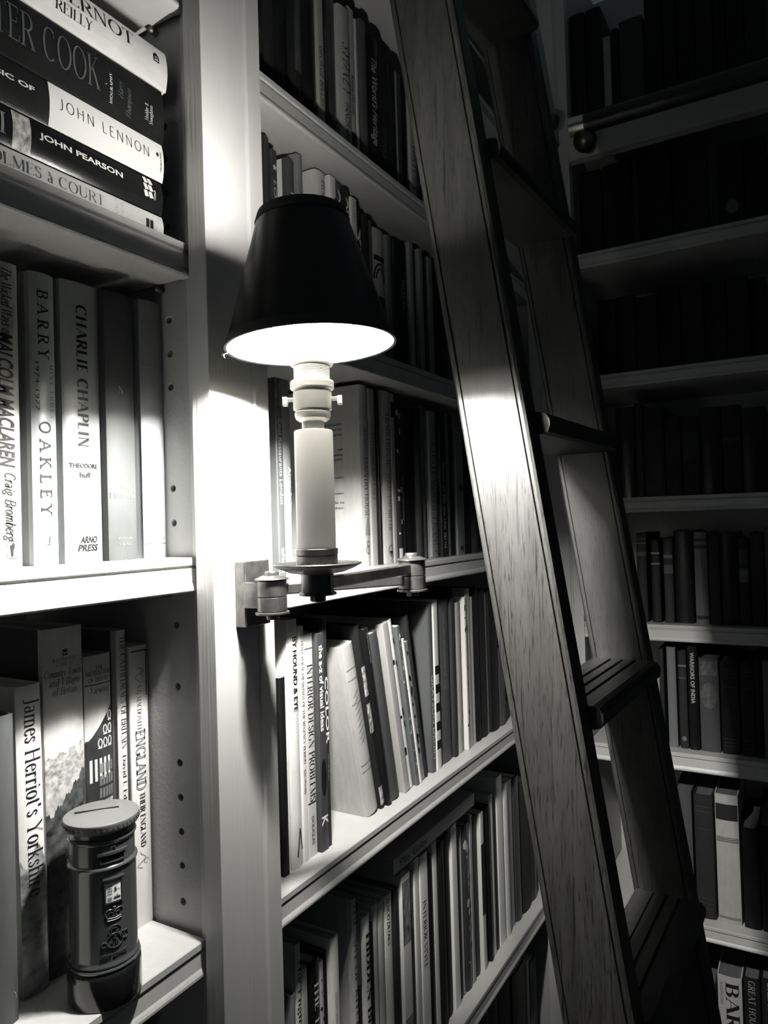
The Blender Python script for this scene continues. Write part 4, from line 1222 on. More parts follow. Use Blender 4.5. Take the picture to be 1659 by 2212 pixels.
# shade, slightly askew on its carrier
TILT = Matrix.Translation((AX, AY, .156)) @ Matrix.Rotation(math.radians(-2.4), 4, Vector((.8646, .502, 0))) @ Matrix.Translation((-AX, -AY, -.156))
def tilted(mb):
    mb.v = [tuple(TILT @ Vector(p)) for p in mb.v]
    return mb
RB, RTP, ZB, ZT = .0728, .0376, .1544, .2688
def rz(z):
    return RB + (RTP - RB) * (z - ZB) / (ZT - ZB)
mb = MB()
mb.lathe([(rz(ZB), ZB), (rz(ZT), ZT)], AX, AY, 72, close=False)
tilted(mb).build('shade', nodemat('black_glazed_card', .004, .30, spec=.35), lamp, smooth=True, loc=OFF, fix=False)
mb = MB()
mb.lathe([(rz(ZB + .0004) - .0012, ZB + .0004), (rz(ZT - .0004) - .0012, ZT - .0004)], AX, AY, 72, close=False)
tilted(mb).build('shade_lining', nodemat('white_shade_lining', (.86, .845, .80), .7, var=.03, scale=(50, 50, 50)), lamp, smooth=True, loc=OFF, fix=False)['label'] = 'white lining of the black shade'
trim = nodemat('black_ribbon', .022, .8, var=.2, scale=(300, 300, 60))
for za, zb in ((ZB - .0006, ZB + .0080), (ZT - .0080, ZT + .0006)):
    mb = MB()
    mb.lathe([(rz(za) - .0016, za), (rz(za) + .0007, za), (rz(za) + .0009, za + .0006), (rz(zb) + .0009, zb - .0006), (rz(zb) + .0005, zb), (rz(zb) - .0002, zb)] if za < .2 else
             [(rz(za) - .0002, za), (rz(za) + .0007, za), (rz(za) + .0009, za + .0006), (rz(zb) + .0009, zb - .0006), (rz(zb) + .0005, zb), (rz(zb) - .0016, zb)], AX, AY, 72, close=False)
    tilted(mb).build('shade_trim', trim, lamp, smooth=True, loc=OFF)
mb = MB()
for k in range(3):
    a = math.radians(40 + 120 * k)
    pts = [(AX + r_ * math.cos(a), AY + r_ * math.sin(a), z) for r_, z in ((.0140, .1606), (.031, .1622), (.048, .1706), (rz(.179) - .0015, .179))]
    mb.tube(pts, .0009, 8)
tilted(mb).build('shade_carrier', holder, lamp, smooth=True, loc=OFF)
mb = MB()
def scr(r_, dz, t):     # a point of the lower rim, t = angle from the left end as seen from the room
    a = math.radians(t)
    return (AX + r_ * (-.5025 * math.cos(a) - .8646 * math.sin(a) * .58), AY + r_ * (.8646 * math.cos(a) - .502 * math.sin(a)), .1534 + dz)
rn = random.Random(5)
for base, n in ((0, 3), (38, 3), (52, 2)):
    for k in range(n):
        p = Vector(scr(.0728, -.003 * (1 if base == 0 else 1.4), base + 4 * k))
        pts = [p]
        for q in range(5):
            p = p + Vector((rn.uniform(-.0016, .0012), rn.uniform(-.001, .0022), rn.uniform(-.0014, .0004)))
            pts.append(p)
        mb.tube(pts, .00022, 5)
p0, p1 = Vector(scr(.0686, -.004, 62)), Vector((AX - .0092, AY + .0156, .1420))
mb.tube([p0, (p0 + p1) / 2 + Vector((0, 0, -.0006)), p1], .0003, 5)
p0 = Vector(scr(.054, -.004, 66))
mb.tube([p0, (p0 + p1) / 2 + Vector((0, 0, .0004)), p1 + Vector((.0005, 0, .0012))], .0003, 5)
mb.build('frayed_thread', nodemat('pale_thread', (.75, .73, .68), .8), lamp, loc=OFF)

# ------------------------------------------------------------------ model post box on the lower left shelf
PX, PY, PZ = .4335, .5520, ZL['L4']
pb = thing('post_box_model', 'small glossy model of a pillar post box standing before the books', 'money box', (PX, PY, PZ))
red = nodemat('glossy_pillar_enamel', (.048, .050, .051), .22, spec=.6, coat=.5, var=.06, scale=(30, 30, 30))
blk = nodemat('glossy_black_enamel', .010, .18, spec=.6, coat=.4)
def Z(z):
    return z - PZ
mb = MB()
mb.lathe([(0, 0), (.0305, 0), (.0311, .001), (.0311, .0265), (.0305, .0292), (.0290, .0306), (.0270, .0310)], n=64)
mb.build('plinth', blk, pb, smooth=True)['label'] = 'glossy black plinth'
mb = MB()
mb.lathe([(.0275, .0309), (.0302, .0315), (.0306, .0326), (.0300, .0338), (.0288, .0342), (.0292, .0350), (.0297, .0362), (.0292, .0376), (.0284, .0386), (.0282, .0400), (.0282, .1155), (.0284, .1165), (.0294, .1172), (.0298, .1184), (.0294, .1196), (.0280, .1203),
          (.0275, .1210), (.0275, .1385), (.0281, .1392), (.0290, .1400), (.0292, .1412), (.0286, .1424), (.0270, .1430), (.0262, .1440), (.0262, .1478), (.0285, .1486)], n=64)
mb.build('body', red, pb, smooth=True, angle=35)
mb = MB()
mb.lathe([(.0262, .1480), (.0300, .1488), (.0308, .1494), (.0308, .1500), (.0317, .1506), (.0319, .1512), (.0319, .1552), (.0321, .1560), (.0318, .1572), (.0308, .1579), (0, .1590)], n=72)
ld_ = mb.build('lid', nodemat('satin_lid_enamel', (.115, .116, .114), .45, spec=.35, var=.06, scale=(30, 30, 30)), pb, smooth=True, angle=35)
FA = math.atan2(-.938, -.348)
def cyl(r):
    return lambda u, v: (r * math.cos(FA + u / r), r * math.sin(FA + u / r), v)
lt = MB()
for k in range(46):
    a = 2 * math.pi * k / 46
    c, s = math.cos(a), math.sin(a)
    for (q0, q1, z0, z1) in ((-.0013, -.0004, .1518, .1546), (.0002, .0011, .1518, .1530)):
        pts = []
        for rr in (.0317, .0324):
            for q, z in ((q0, z0), (q1, z0), (q1, z1), (q0, z1)):
                pts.append((rr * c - q * s, rr * s + q * c, z))
        lt.add(pts, [(4, 5, 6, 7), (0, 1, 5, 4), (1, 2, 6, 5), (2, 3, 7, 6), (3, 0, 4, 7)])
lt.build('frieze', red, ld_)
mb = MB()
ux, uy = .76, -.65
sv = []
for z in (.1582, .15955):
    for t, p in ((-.0185, -.0007), (.0185, -.0007), (.0185, .0007), (-.0185, .0007)):
        sv.append((ux * t - uy * p, uy * t + ux * p + .006, z))
mb.add(sv, [(4, 5, 6, 7), (0, 1, 5, 4), (1, 2, 6, 5), (2, 3, 7, 6), (3, 0, 4, 7)])
mb.build('coin_slot', nodemat('slot_dark', .003, .9), ld_)
def curved_box(mb, r, u0, u1, v0, v1, h, n=8):
    v = []
    for i in range(n + 1):
        u = u0 + (u1 - u0) * i / n
        a = FA + u / r
        for rr in (r - .0004, r + h):
            for z in (v0, v1):
                v.append((rr * math.cos(a), rr * math.sin(a), z))
    f = [(0, 1, 3, 2), (4 * n, 4 * n + 1, 4 * n + 3, 4 * n + 2)]
    for i in range(n):
        o = 4 * i
        f += [(o + 2, o + 3, o + 7, o + 6), (o, o + 4, o + 6, o + 2), (o + 1, o + 3, o + 7, o + 5), (o, o + 1, o + 5, o + 4)]
    mb.add(v, f)
R1_, R2_ = .0275, .0282
mb = MB()
zc = Z(-.2795)
curved_box(mb, R1_, -.0125, .0125, zc + .0026, zc + .0048, .0022)
curved_box(mb, R1_, -.0105, .0105, zc - .0046, zc - .0034, .0014)
for u in (-.0105, .0093):
    curved_box(mb, R1_, u, u + .0012, zc - .0046, zc + .0030, .0014, 2)
zl = Z(-.2728)
for (a, b, c, d) in ((-.0022, .0022, .0016, .0022), (-.0022, .0022, -.0022, -.0016), (-.0022, -.0016, -.0022, .0022), (.0016, .0022, -.0022, .0022)):
    curved_box(mb, R1_, a, b, zl + c, zl + d, .0010, 2)
mb.build('posting_slot_frame', red, pb)
mb = MB(); curved_box(mb, R1_, -.0093, .0093, zc - .0034, zc + .0026, .0002)
mb.build('posting_slot', nodemat('slot_dark', .003, .9), pb)
mb = MB()
zp = Z(-.3080)
curved_box(mb, R2_, -.0088, .0088, zp + .0098, zp + .0112, .0018)
curved_box(mb, R2_, -.0078, .0078, zp - .0102, zp - .0090, .0014)
for u in (-.0078, .0066):
    curved_box(mb, R2_, u, u + .0012, zp - .0102, zp + .0100, .0014, 2)
mb.build('notice_frame', red, pb)
mb = MB(); curved_box(mb, R2_, -.0066, .0066, zp - .0090, zp + .0098, .0003)
nt_ = mb.build('notice_card', nodemat('notice_card', .72, .4), pb)
nt_['label'] = 'white collection notice card'
cf = cyl(R2_ + .0005)
t = Lettering(cf)
t.put('5', 'sansb', .0001, zp - .0010, .0036, direction='across').put('30pm', 'sans', .0028, zp - .0004, .0014, direction='across', maxlen=.0034)
for k in range(4):
    t.rect(-.0056, -.0056 + .0042 - .0006 * (k % 2), zp + .0040 - .0022 * k, zp + .0046 - .0022 * k)
t.rect(-.0005, .0055, zp - .0063, zp - .0056).rect(-.0005, .0055, zp - .0075, zp - .0068).rect(.0022, .0030, zp - .0052, zp - .0040)
t.build('notice_lettering', ink(.03), nt_)
t = Lettering(cf)
t.rect(-.0064, .0064, zp + .0068, zp + .0096).rect(-.0054, -.0020, zp - .0078, zp - .0052)
t.build('notice_band', ink(.28), nt_)
def on(pts, r=R2_ + .0004):
    g = cyl(r)
    return [g(u, v) for u, v in pts]
mb = MB()
zk = Z(-.3285)
tw = .00042
mb.tube(on([(-.0062, zk - .0042)] + [(-.0062 + .00124 * k, zk - .0042 - .0005 * math.sin(math.pi * k / 10)) for k in range(11)]), tw, 6)
mb.tube(on([(-.0056, zk - .0024)] + [(-.0056 + .00112 * k, zk - .0024 - .0005 * math.sin(math.pi * k / 10)) for k in range(11)]), tw, 6)
for s in (-1, 1):
    mb.tube(on([(s * .0058, zk - .0024), (s * .0075, zk + .0016), (s * .0066, zk + .0040), (s * .0040, zk + .0050), (s * .0014, zk + .0040), (0, zk + .0024)]), tw * 1.1, 6)
    mb.tube(on([(s * .0040, zk - .0020), (s * .0050, zk + .0010), (s * .0036, zk + .0026), (s * .0012, zk + .0014), (s * .0004, zk - .0018)]), tw, 6)
    for q in (.0018, .0045):
        mb.sphere(on([(s * q, zk - .0010)])[0], .0006, 8)
    for k in range(7):
        mb.sphere(on([(s * (.0078 - .0011 * k), zk + .0022 + .0036 * math.sin(math.pi * (k + 1) / 8.5))])[0], .0003, 6)
mb.sphere(on([(0, zk + .0048)])[0], .0007, 8)
mb.tube(on([(0, zk + .0052), (0, zk + .0074)]), tw, 6)
mb.tube(on([(-.0010, zk + .0064), (.0010, zk + .0064)]), tw, 6)
mb.build('crown_emblem', red, pb, smooth=True)
mb = MB()
ze = Z(-.3475)
def circ(cx, cz, r, a0, a1, n=18, rz_=None):
    rz_ = rz_ or r
    return [(cx + r * math.cos(math.radians(a0 + (a1 - a0) * i / n)), cz + rz_ * math.sin(math.radians(a0 + (a1 - a0) * i / n))) for i in range(n + 1)]
TW = .0005
mb.tube(on(circ(0, ze + .0052, .0052, -60, 215, 22, .0046)), TW, 8)
mb.tube(on(circ(0, ze - .0030, .0070, 60, 400, 28, .0060)), TW, 8)
mb.tube(on(circ(-.0006, ze + .0052, .0030, 40, 330, 16, .0026)), TW * .9, 8)
mb.tube(on([(.0032, ze + .0056), (.0018, ze + .0040), (.0034, ze + .0018), (.0052, ze - .0018), (.0070, ze - .0040), (.0090, ze - .0036)]), TW, 8)
mb.tube(on(circ(.0098, ze - .0012, .0022, -120, 150, 14, .0034)), TW, 8)
mb.tube(on(circ(.0072, ze + .0000, .0022, 20, 200, 10, .0026)), TW, 8)
mb.tube(on(circ(-.0090, ze - .0050, .0022, 10, 330, 14, .0020)), TW, 8)
mb.tube(on([(-.0010, ze + .0018), (.0012, ze + .0006), (-.0012, ze - .0010), (.0016, ze - .0022)]), TW * .9, 8)
for x0, x1, x2 in ((-.0030, -.0020, -.0008),):
    mb.tube(on([(x0, ze - .0040), (x1, ze - .0076), (x2, ze - .0040)]), TW * .8, 6)
for x in (.0006, .0022):
    mb.tube(on([(x, ze - .0040), (x, ze - .0076)]), TW * .8, 6)
mb.build('royal_cypher', red, pb, smooth=True)
lt = MB()
vs, fs, L = layout('POST OFFICE', 'sansb')
k = .0225 / L
g0, g1 = cyl(R2_ - .0002), cyl(R2_ + .0006)
zt = Z(-.3640)
n = len(vs)
lt.add([g0(-.0118 + a * k, zt + b * .0030) for a, b in vs] + [g1(-.0118 + a * k, zt + b * .0030) for a, b in vs], [tuple(n + i for i in f) for f in fs])
ed = {}
for f in fs:
    for a, b in zip(f, f[1:] + f[:1]):
        ed[(a, b)] = ed.get((a, b), 0) + 1
for (a, b) in ed:
    if (b, a) not in ed:
        lt.add([lt.v[a], lt.v[b], lt.v[n + b], lt.v[n + a]], [(0, 1, 2, 3)])
lt.build('raised_lettering', red, pb)

# ------------------------------------------------------------------ the five books lying in a stack, upper left
def big(name_label, loc, rot, w, h, d, tone, kind, group, side=None, gloss=None, spine_mat=None):
    r = thing('book', name_label, 'book', loc, rot, group)
    fn = book(w, h, d, tone, kind, r, side=side, gloss=gloss, spine_mat=spine_mat)
    return r, fn, spine_fn(fn, .0004), spine_fn(fn, .0002)
G1 = 'books lying in the upper left stack'
LAY = (0, -math.pi / 2, 0)
r, fn, s1, s2 = big('thick white book lying on top of the stack, dark serif capitals, diamond emblem', (.527, .545, .4428), LAY, .0415, .235, .17, .62, 'h', G1, gloss=.35)
t = Lettering(s1)
t.put('VERNOT', 'ser', .0235, .1290, .0125, length=.0875).put('REILLY', 'ser', .0105, .1270, .0095, length=.038)
t.poly([(.0235, .0180), (.0300, .0180), (.0330, .0145), (.0300, .0110), (.0235, .0110)])
t.build('lettering', ink(.012), r)
t = Lettering(s1); t.ring(.0275, .0145, .0016, .0006, 10); t.rect(.0250, .0258, .0120, .0170, 1); t.build('emblem', ink(.6), r)
r, fn, s1, s2 = big('thickest black book, second from top of the stack, tall dim grey serif capitals', (.521, .545, .3868), LAY, .0555, .235, .17, .010, 'h', G1, gloss=.22)
t = Lettering(s1); t.put('PETER COOK', 'ser', .0165, .2010, .0290, length=.1250).put('Harry', 'script', .0210, .0510, .0060, length=.0165, direction='across').put('Thompson', 'script', .0060, .0415, .0060, length=.0290, direction='across')
t.build('lettering', ink(.075), r, 'dim grey lettering')
t = Lettering(s1); t.put('BIOGRAPHY', 'serb', .0110, .0630, .0028, length=.0290, direction='across', track=.15).put('A', 'serb', .0250, .0690, .0022, direction='across')
t.put('Hodder &', 'ser', .0150, .0205, .0042, length=.0170, direction='across').put('Stoughton', 'ser', .0130, .0150, .0042, length=.0190, direction='across')
t.build('lettering', ink(.5), r, 'small white lettering')
r, fn, s1, s2 = big('book lying in the stack, black with a broad white panel of thin capitals', (.520, .545, .3468), LAY, .0398, .235, .17, .012, 'h', G1, gloss=.3)
t = Lettering(s2); t.rect(.0006, .0392, .0010, .1280, 14); t.build('white_title_panel', tonemat(.66, 'p'), r)
t = Lettering(s1); t.put('JOHN LENNON', 'thin', .0190, .1187, .0098, length=.1020, track=.18)
t.put('OMNIBUS PRESS', 'sansb', .0100, .0040, .0018, length=.0200, direction='across').disc(.0262, .0090, .0022, .0016)
t.build('lettering', ink(.012), r)
t = Lettering(s1); t.put('THE MUSIC OF', 'sansb', .0215, .2180, .0042, length=.0760); t.build('lettering', ink(.6), r)
t = Lettering(spine_fn(fn, .0003)); t.rect(.001, .0388, .1285, .1290, 12); t.build('rule_line', ink(.012), r)
r, fn, s1, s2 = big('black book lying in the stack with a small portrait and bold white capitals', (.517, .545, .3132), LAY, .0334, .235, .17, .010, 'h', G1, gloss=.25)
t = Lettering(s2); t.rect(.0010, .0318, .1428, .1590, 10); t.build('printed_portrait', nodemat('light_printed_portrait', .38, .35, var=.96, scale=(110, 110, 160), detail=3), r)
t = Lettering(s1); t.put('JOHN PEARSON', 'sansb', .0188, .1353, .0052, length=.0860)
for k in range(3):
    for q in (0, 1):
        u, v = .0120 + .0068 * k, .0228 - .0058 * q
        t.poly([(u, v), (u + .0058, v + .0020), (u + .0062, v - .0022), (u + .0010, v - .0046)])
t.put('WORLD', 'sansb', .0120, .0098, .0020, length=.0100, direction='across')
t.build('lettering', ink(.62), r)
t = Lettering(s1); t.put('ll', 'ser', .0085, .1770, .0170, length=.0130); t.build('lettering', ink(.2), r)
r, fn, s1, s2 = big('thinnest white book at the bottom of the lying stack, grey serif capitals', (.517, .545, .2883), LAY, .0246, .235, .17, .70, 'h', G1, gloss=.4)
t = Lettering(s1); t.put('HOLMES à COURT', 'ser', .0088, .1890, .0096, length=.1185); t.build('lettering', ink(.10), r)
t = Lettering(s1); t.put('PATRICIA', 'serl', .0040, .0555, .0033, length=.0200, direction='across').put('EDGAR', 'serl', .0055, .0495, .0033, length=.0150, direction='across')
t.put('Harper', 'ser', .0030, .0120, .0022, length=.0075, direction='across').put('Collins', 'ser', .0030, .0090, .0022, length=.0075, direction='across'); t.build('lettering', ink(.3), r, 'faint grey lettering')
t = Lettering(s1)
for k in range(2):
    v = .0225 - .0050 * k
    t.poly([(.0050, v), (.0150, v), (.0162, v - .0010), (.0148, v - .0018), (.0164, v - .0028), (.0150, v - .0040), (.0050, v - .0040)])
t.build('emblem', ink(.01), r)

# ------------------------------------------------------------------ upright biographies, middle left
G2 = 'biographies on the middle left shelf'
z = ZL['L3'] + .0002
r, fn, s1, s2 = big('pale marbled paperback lettered The Wicked Ways of Malcolm in black script', (.3535, .570, z), (0, 0, 0), .0222, .2549, .13, .5, 'p', G2, spine_mat=nodemat('marbled_paper', .33, .32, var=.55, scale=(50, 50, 22), detail=7))
r['label'] = 'pale marbled paperback with black script and slanted capitals, left frame edge, middle shelf'
t = Lettering(s1)
t.put('The Wicked Ways of', 'script', .0070, .2510, .0095, length=.0570).put('MALCOLM MACLAREN', 'sansbi', .0030, .1955, .0140, length=.1120).put('Craig Bromberg', 'script', .0075, .0800, .0092, length=.0570)
t.line([(.0082, .0082), (.0168, .0082), (.0168, .0225), (.0082, .0225), (.0082, .0082)], .0004)
t.poly([(.0118, .0095), (.0132, .0095), (.0140, .0160), (.0152, .0166), (.0145, .0172), (.0150, .0195), (.0132, .0215), (.0128, .0195), (.0108, .0190), (.0110, .0166)])
t.build('lettering', ink(.012), r)
r, fn, s1, s2 = big('cream book in spaced capitals', (.3936, .580, z), (0, 0, 0), .0254, .2593, .13, .32, 'h', G2, side=.16, gloss=.28)
r['label'] = 'cream glossy book with widely spaced serif capitals, between the marbled and the thickest one'
t = Lettering(s1)
t.put('BARRY', 'serm', .0070, .2440, .0105, length=.0660, track=.42).put('OAKLEY', 'serm', .0070, .1270, .0105, length=.0880, track=.42)
t.put('MINI TUDES', 'ser', .0178, .1790, .0036, length=.0500, track=.4).put('1974-1977', 'sans', .0042, .1790, .0034, length=.0430)
t.ring(.0140, .0215, .0040, .0003, 26, ry=.0062).put('t', 'seri', .0126, .0195, .0070, direction='across').rect(.0118, .0160, .0178, .0182, 1)
t.build('lettering', ink(.01), r)
r, fn, s1, s2 = big('thick cream hardback biography in art deco capitals', (.4247, .580, z), (0, 0, 0), .0420, .2611, .14, .27, 'h', G2, gloss=.3)
r['label'] = 'thickest cream hardback on the middle shelf, dark art deco capitals down its spine'
t = Lettering(s1)
t.put('CHARLIE', 'deco', .0150, .2400, .0112, length=.0640, track=.06).put('CHAPLIN', 'deco', .0150, .1710, .0112, length=.0650, track=.06)
t.put('THEODORE', 'sansb', .0205, .0880, .0042, length=.0300, direction='centre').put('huff', 'sansb', .0215, .0790, .0050, length=.0120, direction='centre')
t.put('ARNO', 'sansbi', .0145, .0182, .0062, length=.0190, direction='across').put('PRESS', 'sansbi', .0120, .0106, .0062, length=.0225, direction='across')
t.build('lettering', ink(.006), r)
r, fn, s1, s2 = big('dark cloth hardback', (.4664, .572, z), (0, 0, 0), .0348, .2600, .14, .045, 'h', G2)
r['label'] = 'dark grey cloth hardback, small gilt name low on spine, second from the peg panel'
t = Lettering(s1)
t.put('Barry', 'ser', .0190, .0690, .0046, direction='centre').put('Humphries', 'ser', .0175, .0605, .0052, length=.0300, direction='centre').put('PENGUIN', 'ser', .0180, .0200, .0020, length=.0170, direction='centre').put('VIKING', 'ser', .0180, .0145, .0020, length=.0150, direction='centre')
t.put('N', 'serl', .0160, .1620, .0070, direction='centre').build('lettering', nodemat('gilt_lettering', (.35, .33, .27), .3, metal=.7, var=.1, scale=(60, 60, 60)), r)
r, fn, s1, s2 = big('grey cloth hardback', (.5085, .572, z), (0, 0, 0), .0308, .2620, .14, .20, 'h', G2)
r['label'] = 'light grey cloth hardback with thin ruled lines, hard against the peg panel'
t = Lettering(s1)
for q in (.2390, .1956, .0148):
    t.rect(.0010, .0298, q, q + .0007, 8)
t.put('Heinemann', 'ser', .0165, .0190, .0030, length=.0220, direction='centre').put('Clean', 'serl', .0150, .2110, .0042, direction='centre').put('Straw', 'serl', .0150, .2040, .0042, direction='centre')
t.build('lettering', ink(.16), r)

# ------------------------------------------------------------------ books behind the post box, lower left
G3 = 'books on the post box shelf'
z = ZL['L4'] + .0002
r, fn, s1, s2 = big('dark grey book cut by the left frame edge beside the post box', (.3560, .585, z), (0, 0, 0), .0190, .2560, .13, .07, 'h', G3)
t = Lettering(s1); t.put('Y', 'serl', .0130, .0200, .0060, direction='across').build('lettering', ink(.35), r)
pic = lambda n, b, v, sc: nodemat(n, b, .33, var=v, scale=sc, detail=6)
r, fn, s1, s2 = big('white book lettered in large serif type with a landscape at its foot', (.3896, .602, z), (0, -.010, 0), .0256, .2730, .15, .62, 'h', G3, gloss=.3)
r['label'] = 'white book, large serif lettering, streaked landscape at foot, left of the post box'
t = Lettering(s1); t.put("James Herriot's Yorkshire", 'ser', .0075, .2620, .0150, length=.1760); t.build('lettering', ink(.012), r)
t = Lettering(s2); t.poly([(.0006, .0010)] + [(.0250, .0010), (.0250, .0760), (.0190, .0740), (.0130, .0850), (.0060, .0830), (.0006, .0920)]); 
t = Lettering(s2)
for i in range(8):
    a, b = .0006 + .00305 * i, .0006 + .00305 * (i + 1)
    ha, hb = .122 - .010 * math.sin(i * .9), .122 - .010 * math.sin((i + 1) * .9)
    t.poly([(a, .001), (b, .001), (b, hb), (a, ha)])
t.build('printed_landscape', pic('streaked_landscape_print', .20, .93, (45, 45, 75)), r)
r, fn, s1, s2 = big('tall pale guide', (.4168, .605, z), (0, 0, 0), .0430, .3190, .16, .58, 'h', G3, side=.05, gloss=.28)
r['label'] = 'tall thick guide with countryside photograph on its spine, behind the post box'
t = Lettering(s1)
t.put('ILLUSTRATED', 'ser', .0215, .2880, .0032, length=.0245, direction='centre').put('GUIDE TO', 'ser', .0215, .2835, .0032, length=.0180, direction='centre')
t.put('Country Towns', 'seri', .0210, .2740, .0070, length=.0400, direction='centre').put('and Villages', 'seri', .0215, .2655, .0070, length=.0330, direction='centre').put('of Britain', 'seri', .0215, .2570, .0070, length=.0260, direction='centre')
t.rect(.0190, .0245, .2930, .2985, 2)
t.build('lettering', ink(.02), r)
t = Lettering(spine_fn(fn, .0006)); t.put('AA', 'sansb', .0217, .2942, .0030, direction='centre'); t.build('lettering', ink(.55), r)
def hills(fa, fb, off, n=44, u0=.0006, u1=.0424):
    t = Lettering(spine_fn(fn, off))
    for i in range(n):
        a, b = u0 + (u1 - u0) * i / n, u0 + (u1 - u0) * (i + 1) / n
        t.poly([(a, fa(a)), (b, fa(b)), (b, fb(b)), (a, fb(a))])
    return t
top = lambda u: .213 + .36 * u + .0010 * math.sin(u * 260)
mid = lambda u: .199 + .25 * u + .0016 * math.sin(u * 520) + .0006 * math.sin(u * 1900)
low = lambda u: .170 + .36 * u + .0016 * math.sin(u * 330 + 1) + .0008 * math.sin(u * 1500)
drk = lambda u: .148 + 1.0 * max(u - .006, 0) + .0022 * math.sin(u * 700) + .0012 * math.sin(u * 2300)
hills(lambda u: mid(u), top, .00015).build('printed_hill', pic('pale_hill_print', .42, .25, (60, 60, 60)), r)
hills(lambda u: low(u), mid, .00016).build('printed_woods', pic('grey_woods_print', .30, .8, (170, 170, 170)), r)
hills(lambda u: .001, low, .00017).build('printed_field', pic('mottled_field_print', .34, .9, (80, 80, 60)), r)
hills(lambda u: .001, lambda u: min(drk(u), .186), .0002).build('printed_trees', pic('dark_trees_print', .055, .9, (120, 120, 120)), r)
r, fn, s1, s2 = big('book with a timbered gable', (.4606, .606, z), (0, 0, 0), .0322, .2870, .15, .50, 'h', G3, gloss=.3)
r['label'] = 'book picturing a dark timbered gable window, fourth from left behind the post box'
t = Lettering(s1)
t.put('THE', 'ser', .0165, .2730, .0040, direction='centre').put('ARCHITECTURE', 'ser', .0160, .2672, .0042, length=.0290, direction='centre').put('OF BRITAIN', 'ser', .0165, .2610, .0042, length=.0240, direction='centre').put('Yarwood', 'seri', .0165, .2500, .0062, length=.0225, direction='centre')
t.rect(.0008, .0314, .2580, .2588, 8)
t.build('lettering', ink(.02), r)
t = Lettering(s2)
n = 10
for i in range(n):
    a, b = .0006 + .0031 * i, .0006 + .0031 * (i + 1)
    fa = lambda u: .205 + 1.55 * max(u - .004, 0) ** 1.08
    t.poly([(a, .001), (b, .001), (b, fa(b)), (a, fa(a))])
t.build('printed_gable', pic('dark_gable_print', .022, .6, (90, 90, 60)), r)
t = Lettering(s1)
for k in range(4):
    for q in range(3):
        u, v = .0130 + .0062 * q, .1960 + .0125 * k
        if v < .190 + 1.25 * u:
            t.ring(u + .0026, v + .0045, .0022, .0011, 12, ry=.0042)
            t.rect(u + .0002, u + .0050, v - .0008, v + .0004, 1)
for q in range(5):
    t.rect(.0040 + .0052 * q, .0068 + .0052 * q, .1640 + .0006 * q, .1860, 1)
t.build('printed_tracery', ink(.5), r)
t = Lettering(s1)
for q in range(5):
    for k in range(3):
        t.rect(.0140 + .0036 * q, .0168 + .0036 * q, .1470 + .0120 * k, .1565 + .0120 * k, 1)
t.build('printed_panes', ink(.11), r)
t = Lettering(spine_fn(fn, .0004)); t.rect(.001, .0312, .1130, .1440, 8); t.build('printed_ivy', pic('speckled_ivy_print', .30, .98, (420, 420, 300)), r)
r, fn, s1, s2 = big('slim white book lettered THE CATHEDRALS OF BRITAIN', (.4982, .606, z), (0, 0, 0), .0124, .3070, .15, .60, 'h', G3, side=.12)
t = Lettering(s1); t.put('THE CATHEDRALS OF BRITAIN', 'ser', .0038, .3010, .0066, length=.1140).put('David L Edwards', 'ser', .0046, .1810, .0046, length=.0680); t.build('lettering', ink(.03), r)
r, fn, s1, s2 = big('white paperback lettered ENGLAND THEIR ENGLAND beside the peg panel', (.5138, .606, z), (0, 0, 0), .0238, .2880, .12, .68, 'p', G3)
t = Lettering(s1)
t.put('A G MACDONELL', 'ser', .0085, .2480, .0056, length=.0480).put('THEIR ENGLAND', 'serb', .0095, .1360, .0066, length=.0560)
t.rect(.0016, .0222, .2820, .2832, 6).rect(.0205, .0216, .2350, .2820, 1)
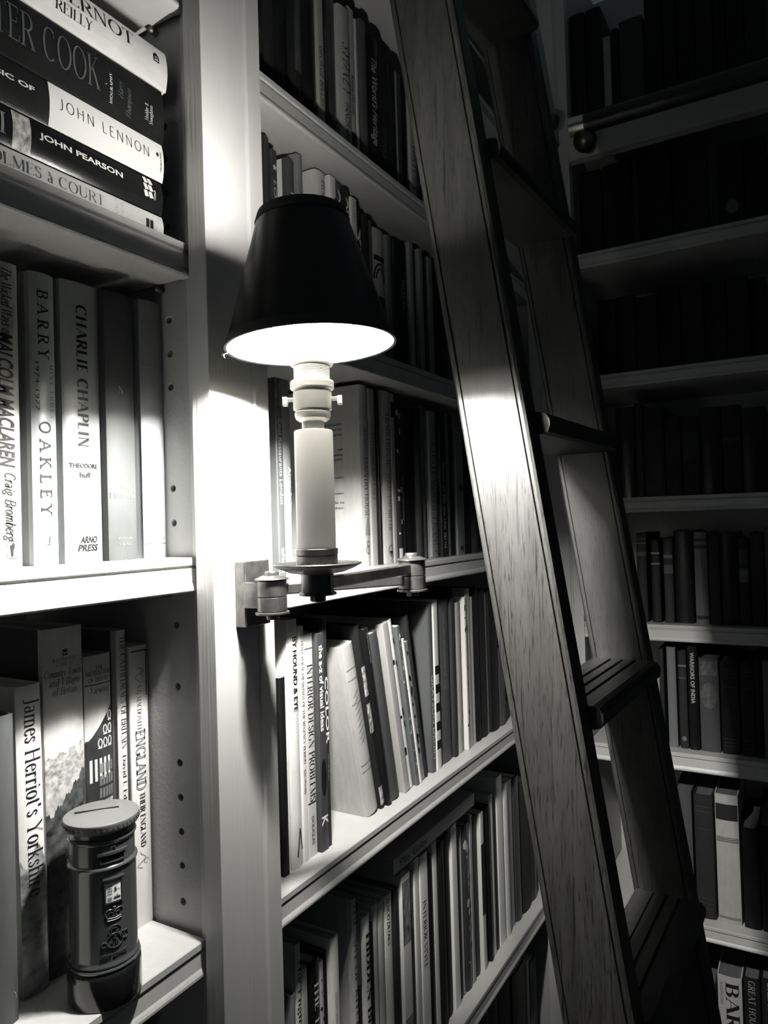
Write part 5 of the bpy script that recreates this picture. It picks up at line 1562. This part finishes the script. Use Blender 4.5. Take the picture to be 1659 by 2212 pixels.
for zc, s in ((.2560, 1), (.0680, -1)):
    pts = [(.0110 + .0075 * math.sin(k * .42 * s) * (1 - k / 26), zc + s * (.009 - .0009 * k)) for k in range(20)]
    t.line(pts, .00045)
    t.ring(.0160, zc + .003 * s, .0026, .0004, 14, 0, 300)
t.build('lettering', ink(.05), r)
t = Lettering(s1); t.put('ENGLAND', 'slab', .0058, .2005, .0122, length=.0620); t.build('lettering', ink(.22), r, 'large grey slab lettering')
r, fn, s1, s2 = big('grey book whose top shows below the post box shelf', (.4900, .600, ZL['L5'] + .0002), (0, 0, 0), .0330, .3150, .15, .30, 'h', 'books on the lowest left shelf')

# ------------------------------------------------------------------ all the other rows
fill(S1, .560, ZR['S1'], 'shelf above the lampshade', 'books on the shelf above the lampshade')
fill(S2, .560, ZR['S2'], 'shelf behind the lampshade', 'books on the shelf behind the lampshade')
fill(S3, .562, ZR['S3'], 'shelf behind the candle', 'books on the shelf behind the candle tube')
fill(S4, .555, ZR['S4'], 'shelf below the lamp', 'books on the shelf below the lamp arm', lamp_lift=1.12)
fill(S5, .555, ZR['S5'], 'guitar box shelf', 'books on the shelf with the guitar box', lamp_lift=1.38)
fill(S6, .560, ZR['S6'], 'lowest lamp-wall shelf', 'books on the lowest shelf of the lamp wall', lamp_lift=1.38)
XB = 1.61
for k, rows, q in (('R0', R0, 'above the ladder rod'), ('R1', R1, 'under the ladder rod'), ('R2', R2, 'third right-wall shelf'), ('R3', R3, 'fourth right-wall shelf'), ('R4', R4, 'fifth right-wall shelf'),
                   ('R5', R5, 'sixth right-wall shelf'), ('R6', R6, 'seventh right-wall shelf'), ('R7', R7, 'lowest right-wall shelf')):
    fill(rows, XB, ZW[k], q if 'shelf' in q else 'shelf ' + q, 'books on the right wall, row ' + q, wall='right')

r, fn, s1, s2 = big('flat grey guitar course box lying across the book tops', (1.262, .556, -.5322), LAY, .0232, .308, .19, .55, 'p', None)
r.name = 'guitar_course_box'
r['category'] = 'box'
r['label'] = 'flat pale box lettered Play Guitar, lying across the tops of upright books'
if 'group' in r:
    del r['group']
t = Lettering(s1); t.put('Play Guitar', 'sans', .0065, .2860, .0125, length=.0950); t.build('lettering', ink(.10), r)

# every label sits on its thing once the set is complete
bpy.context.view_layer.update()
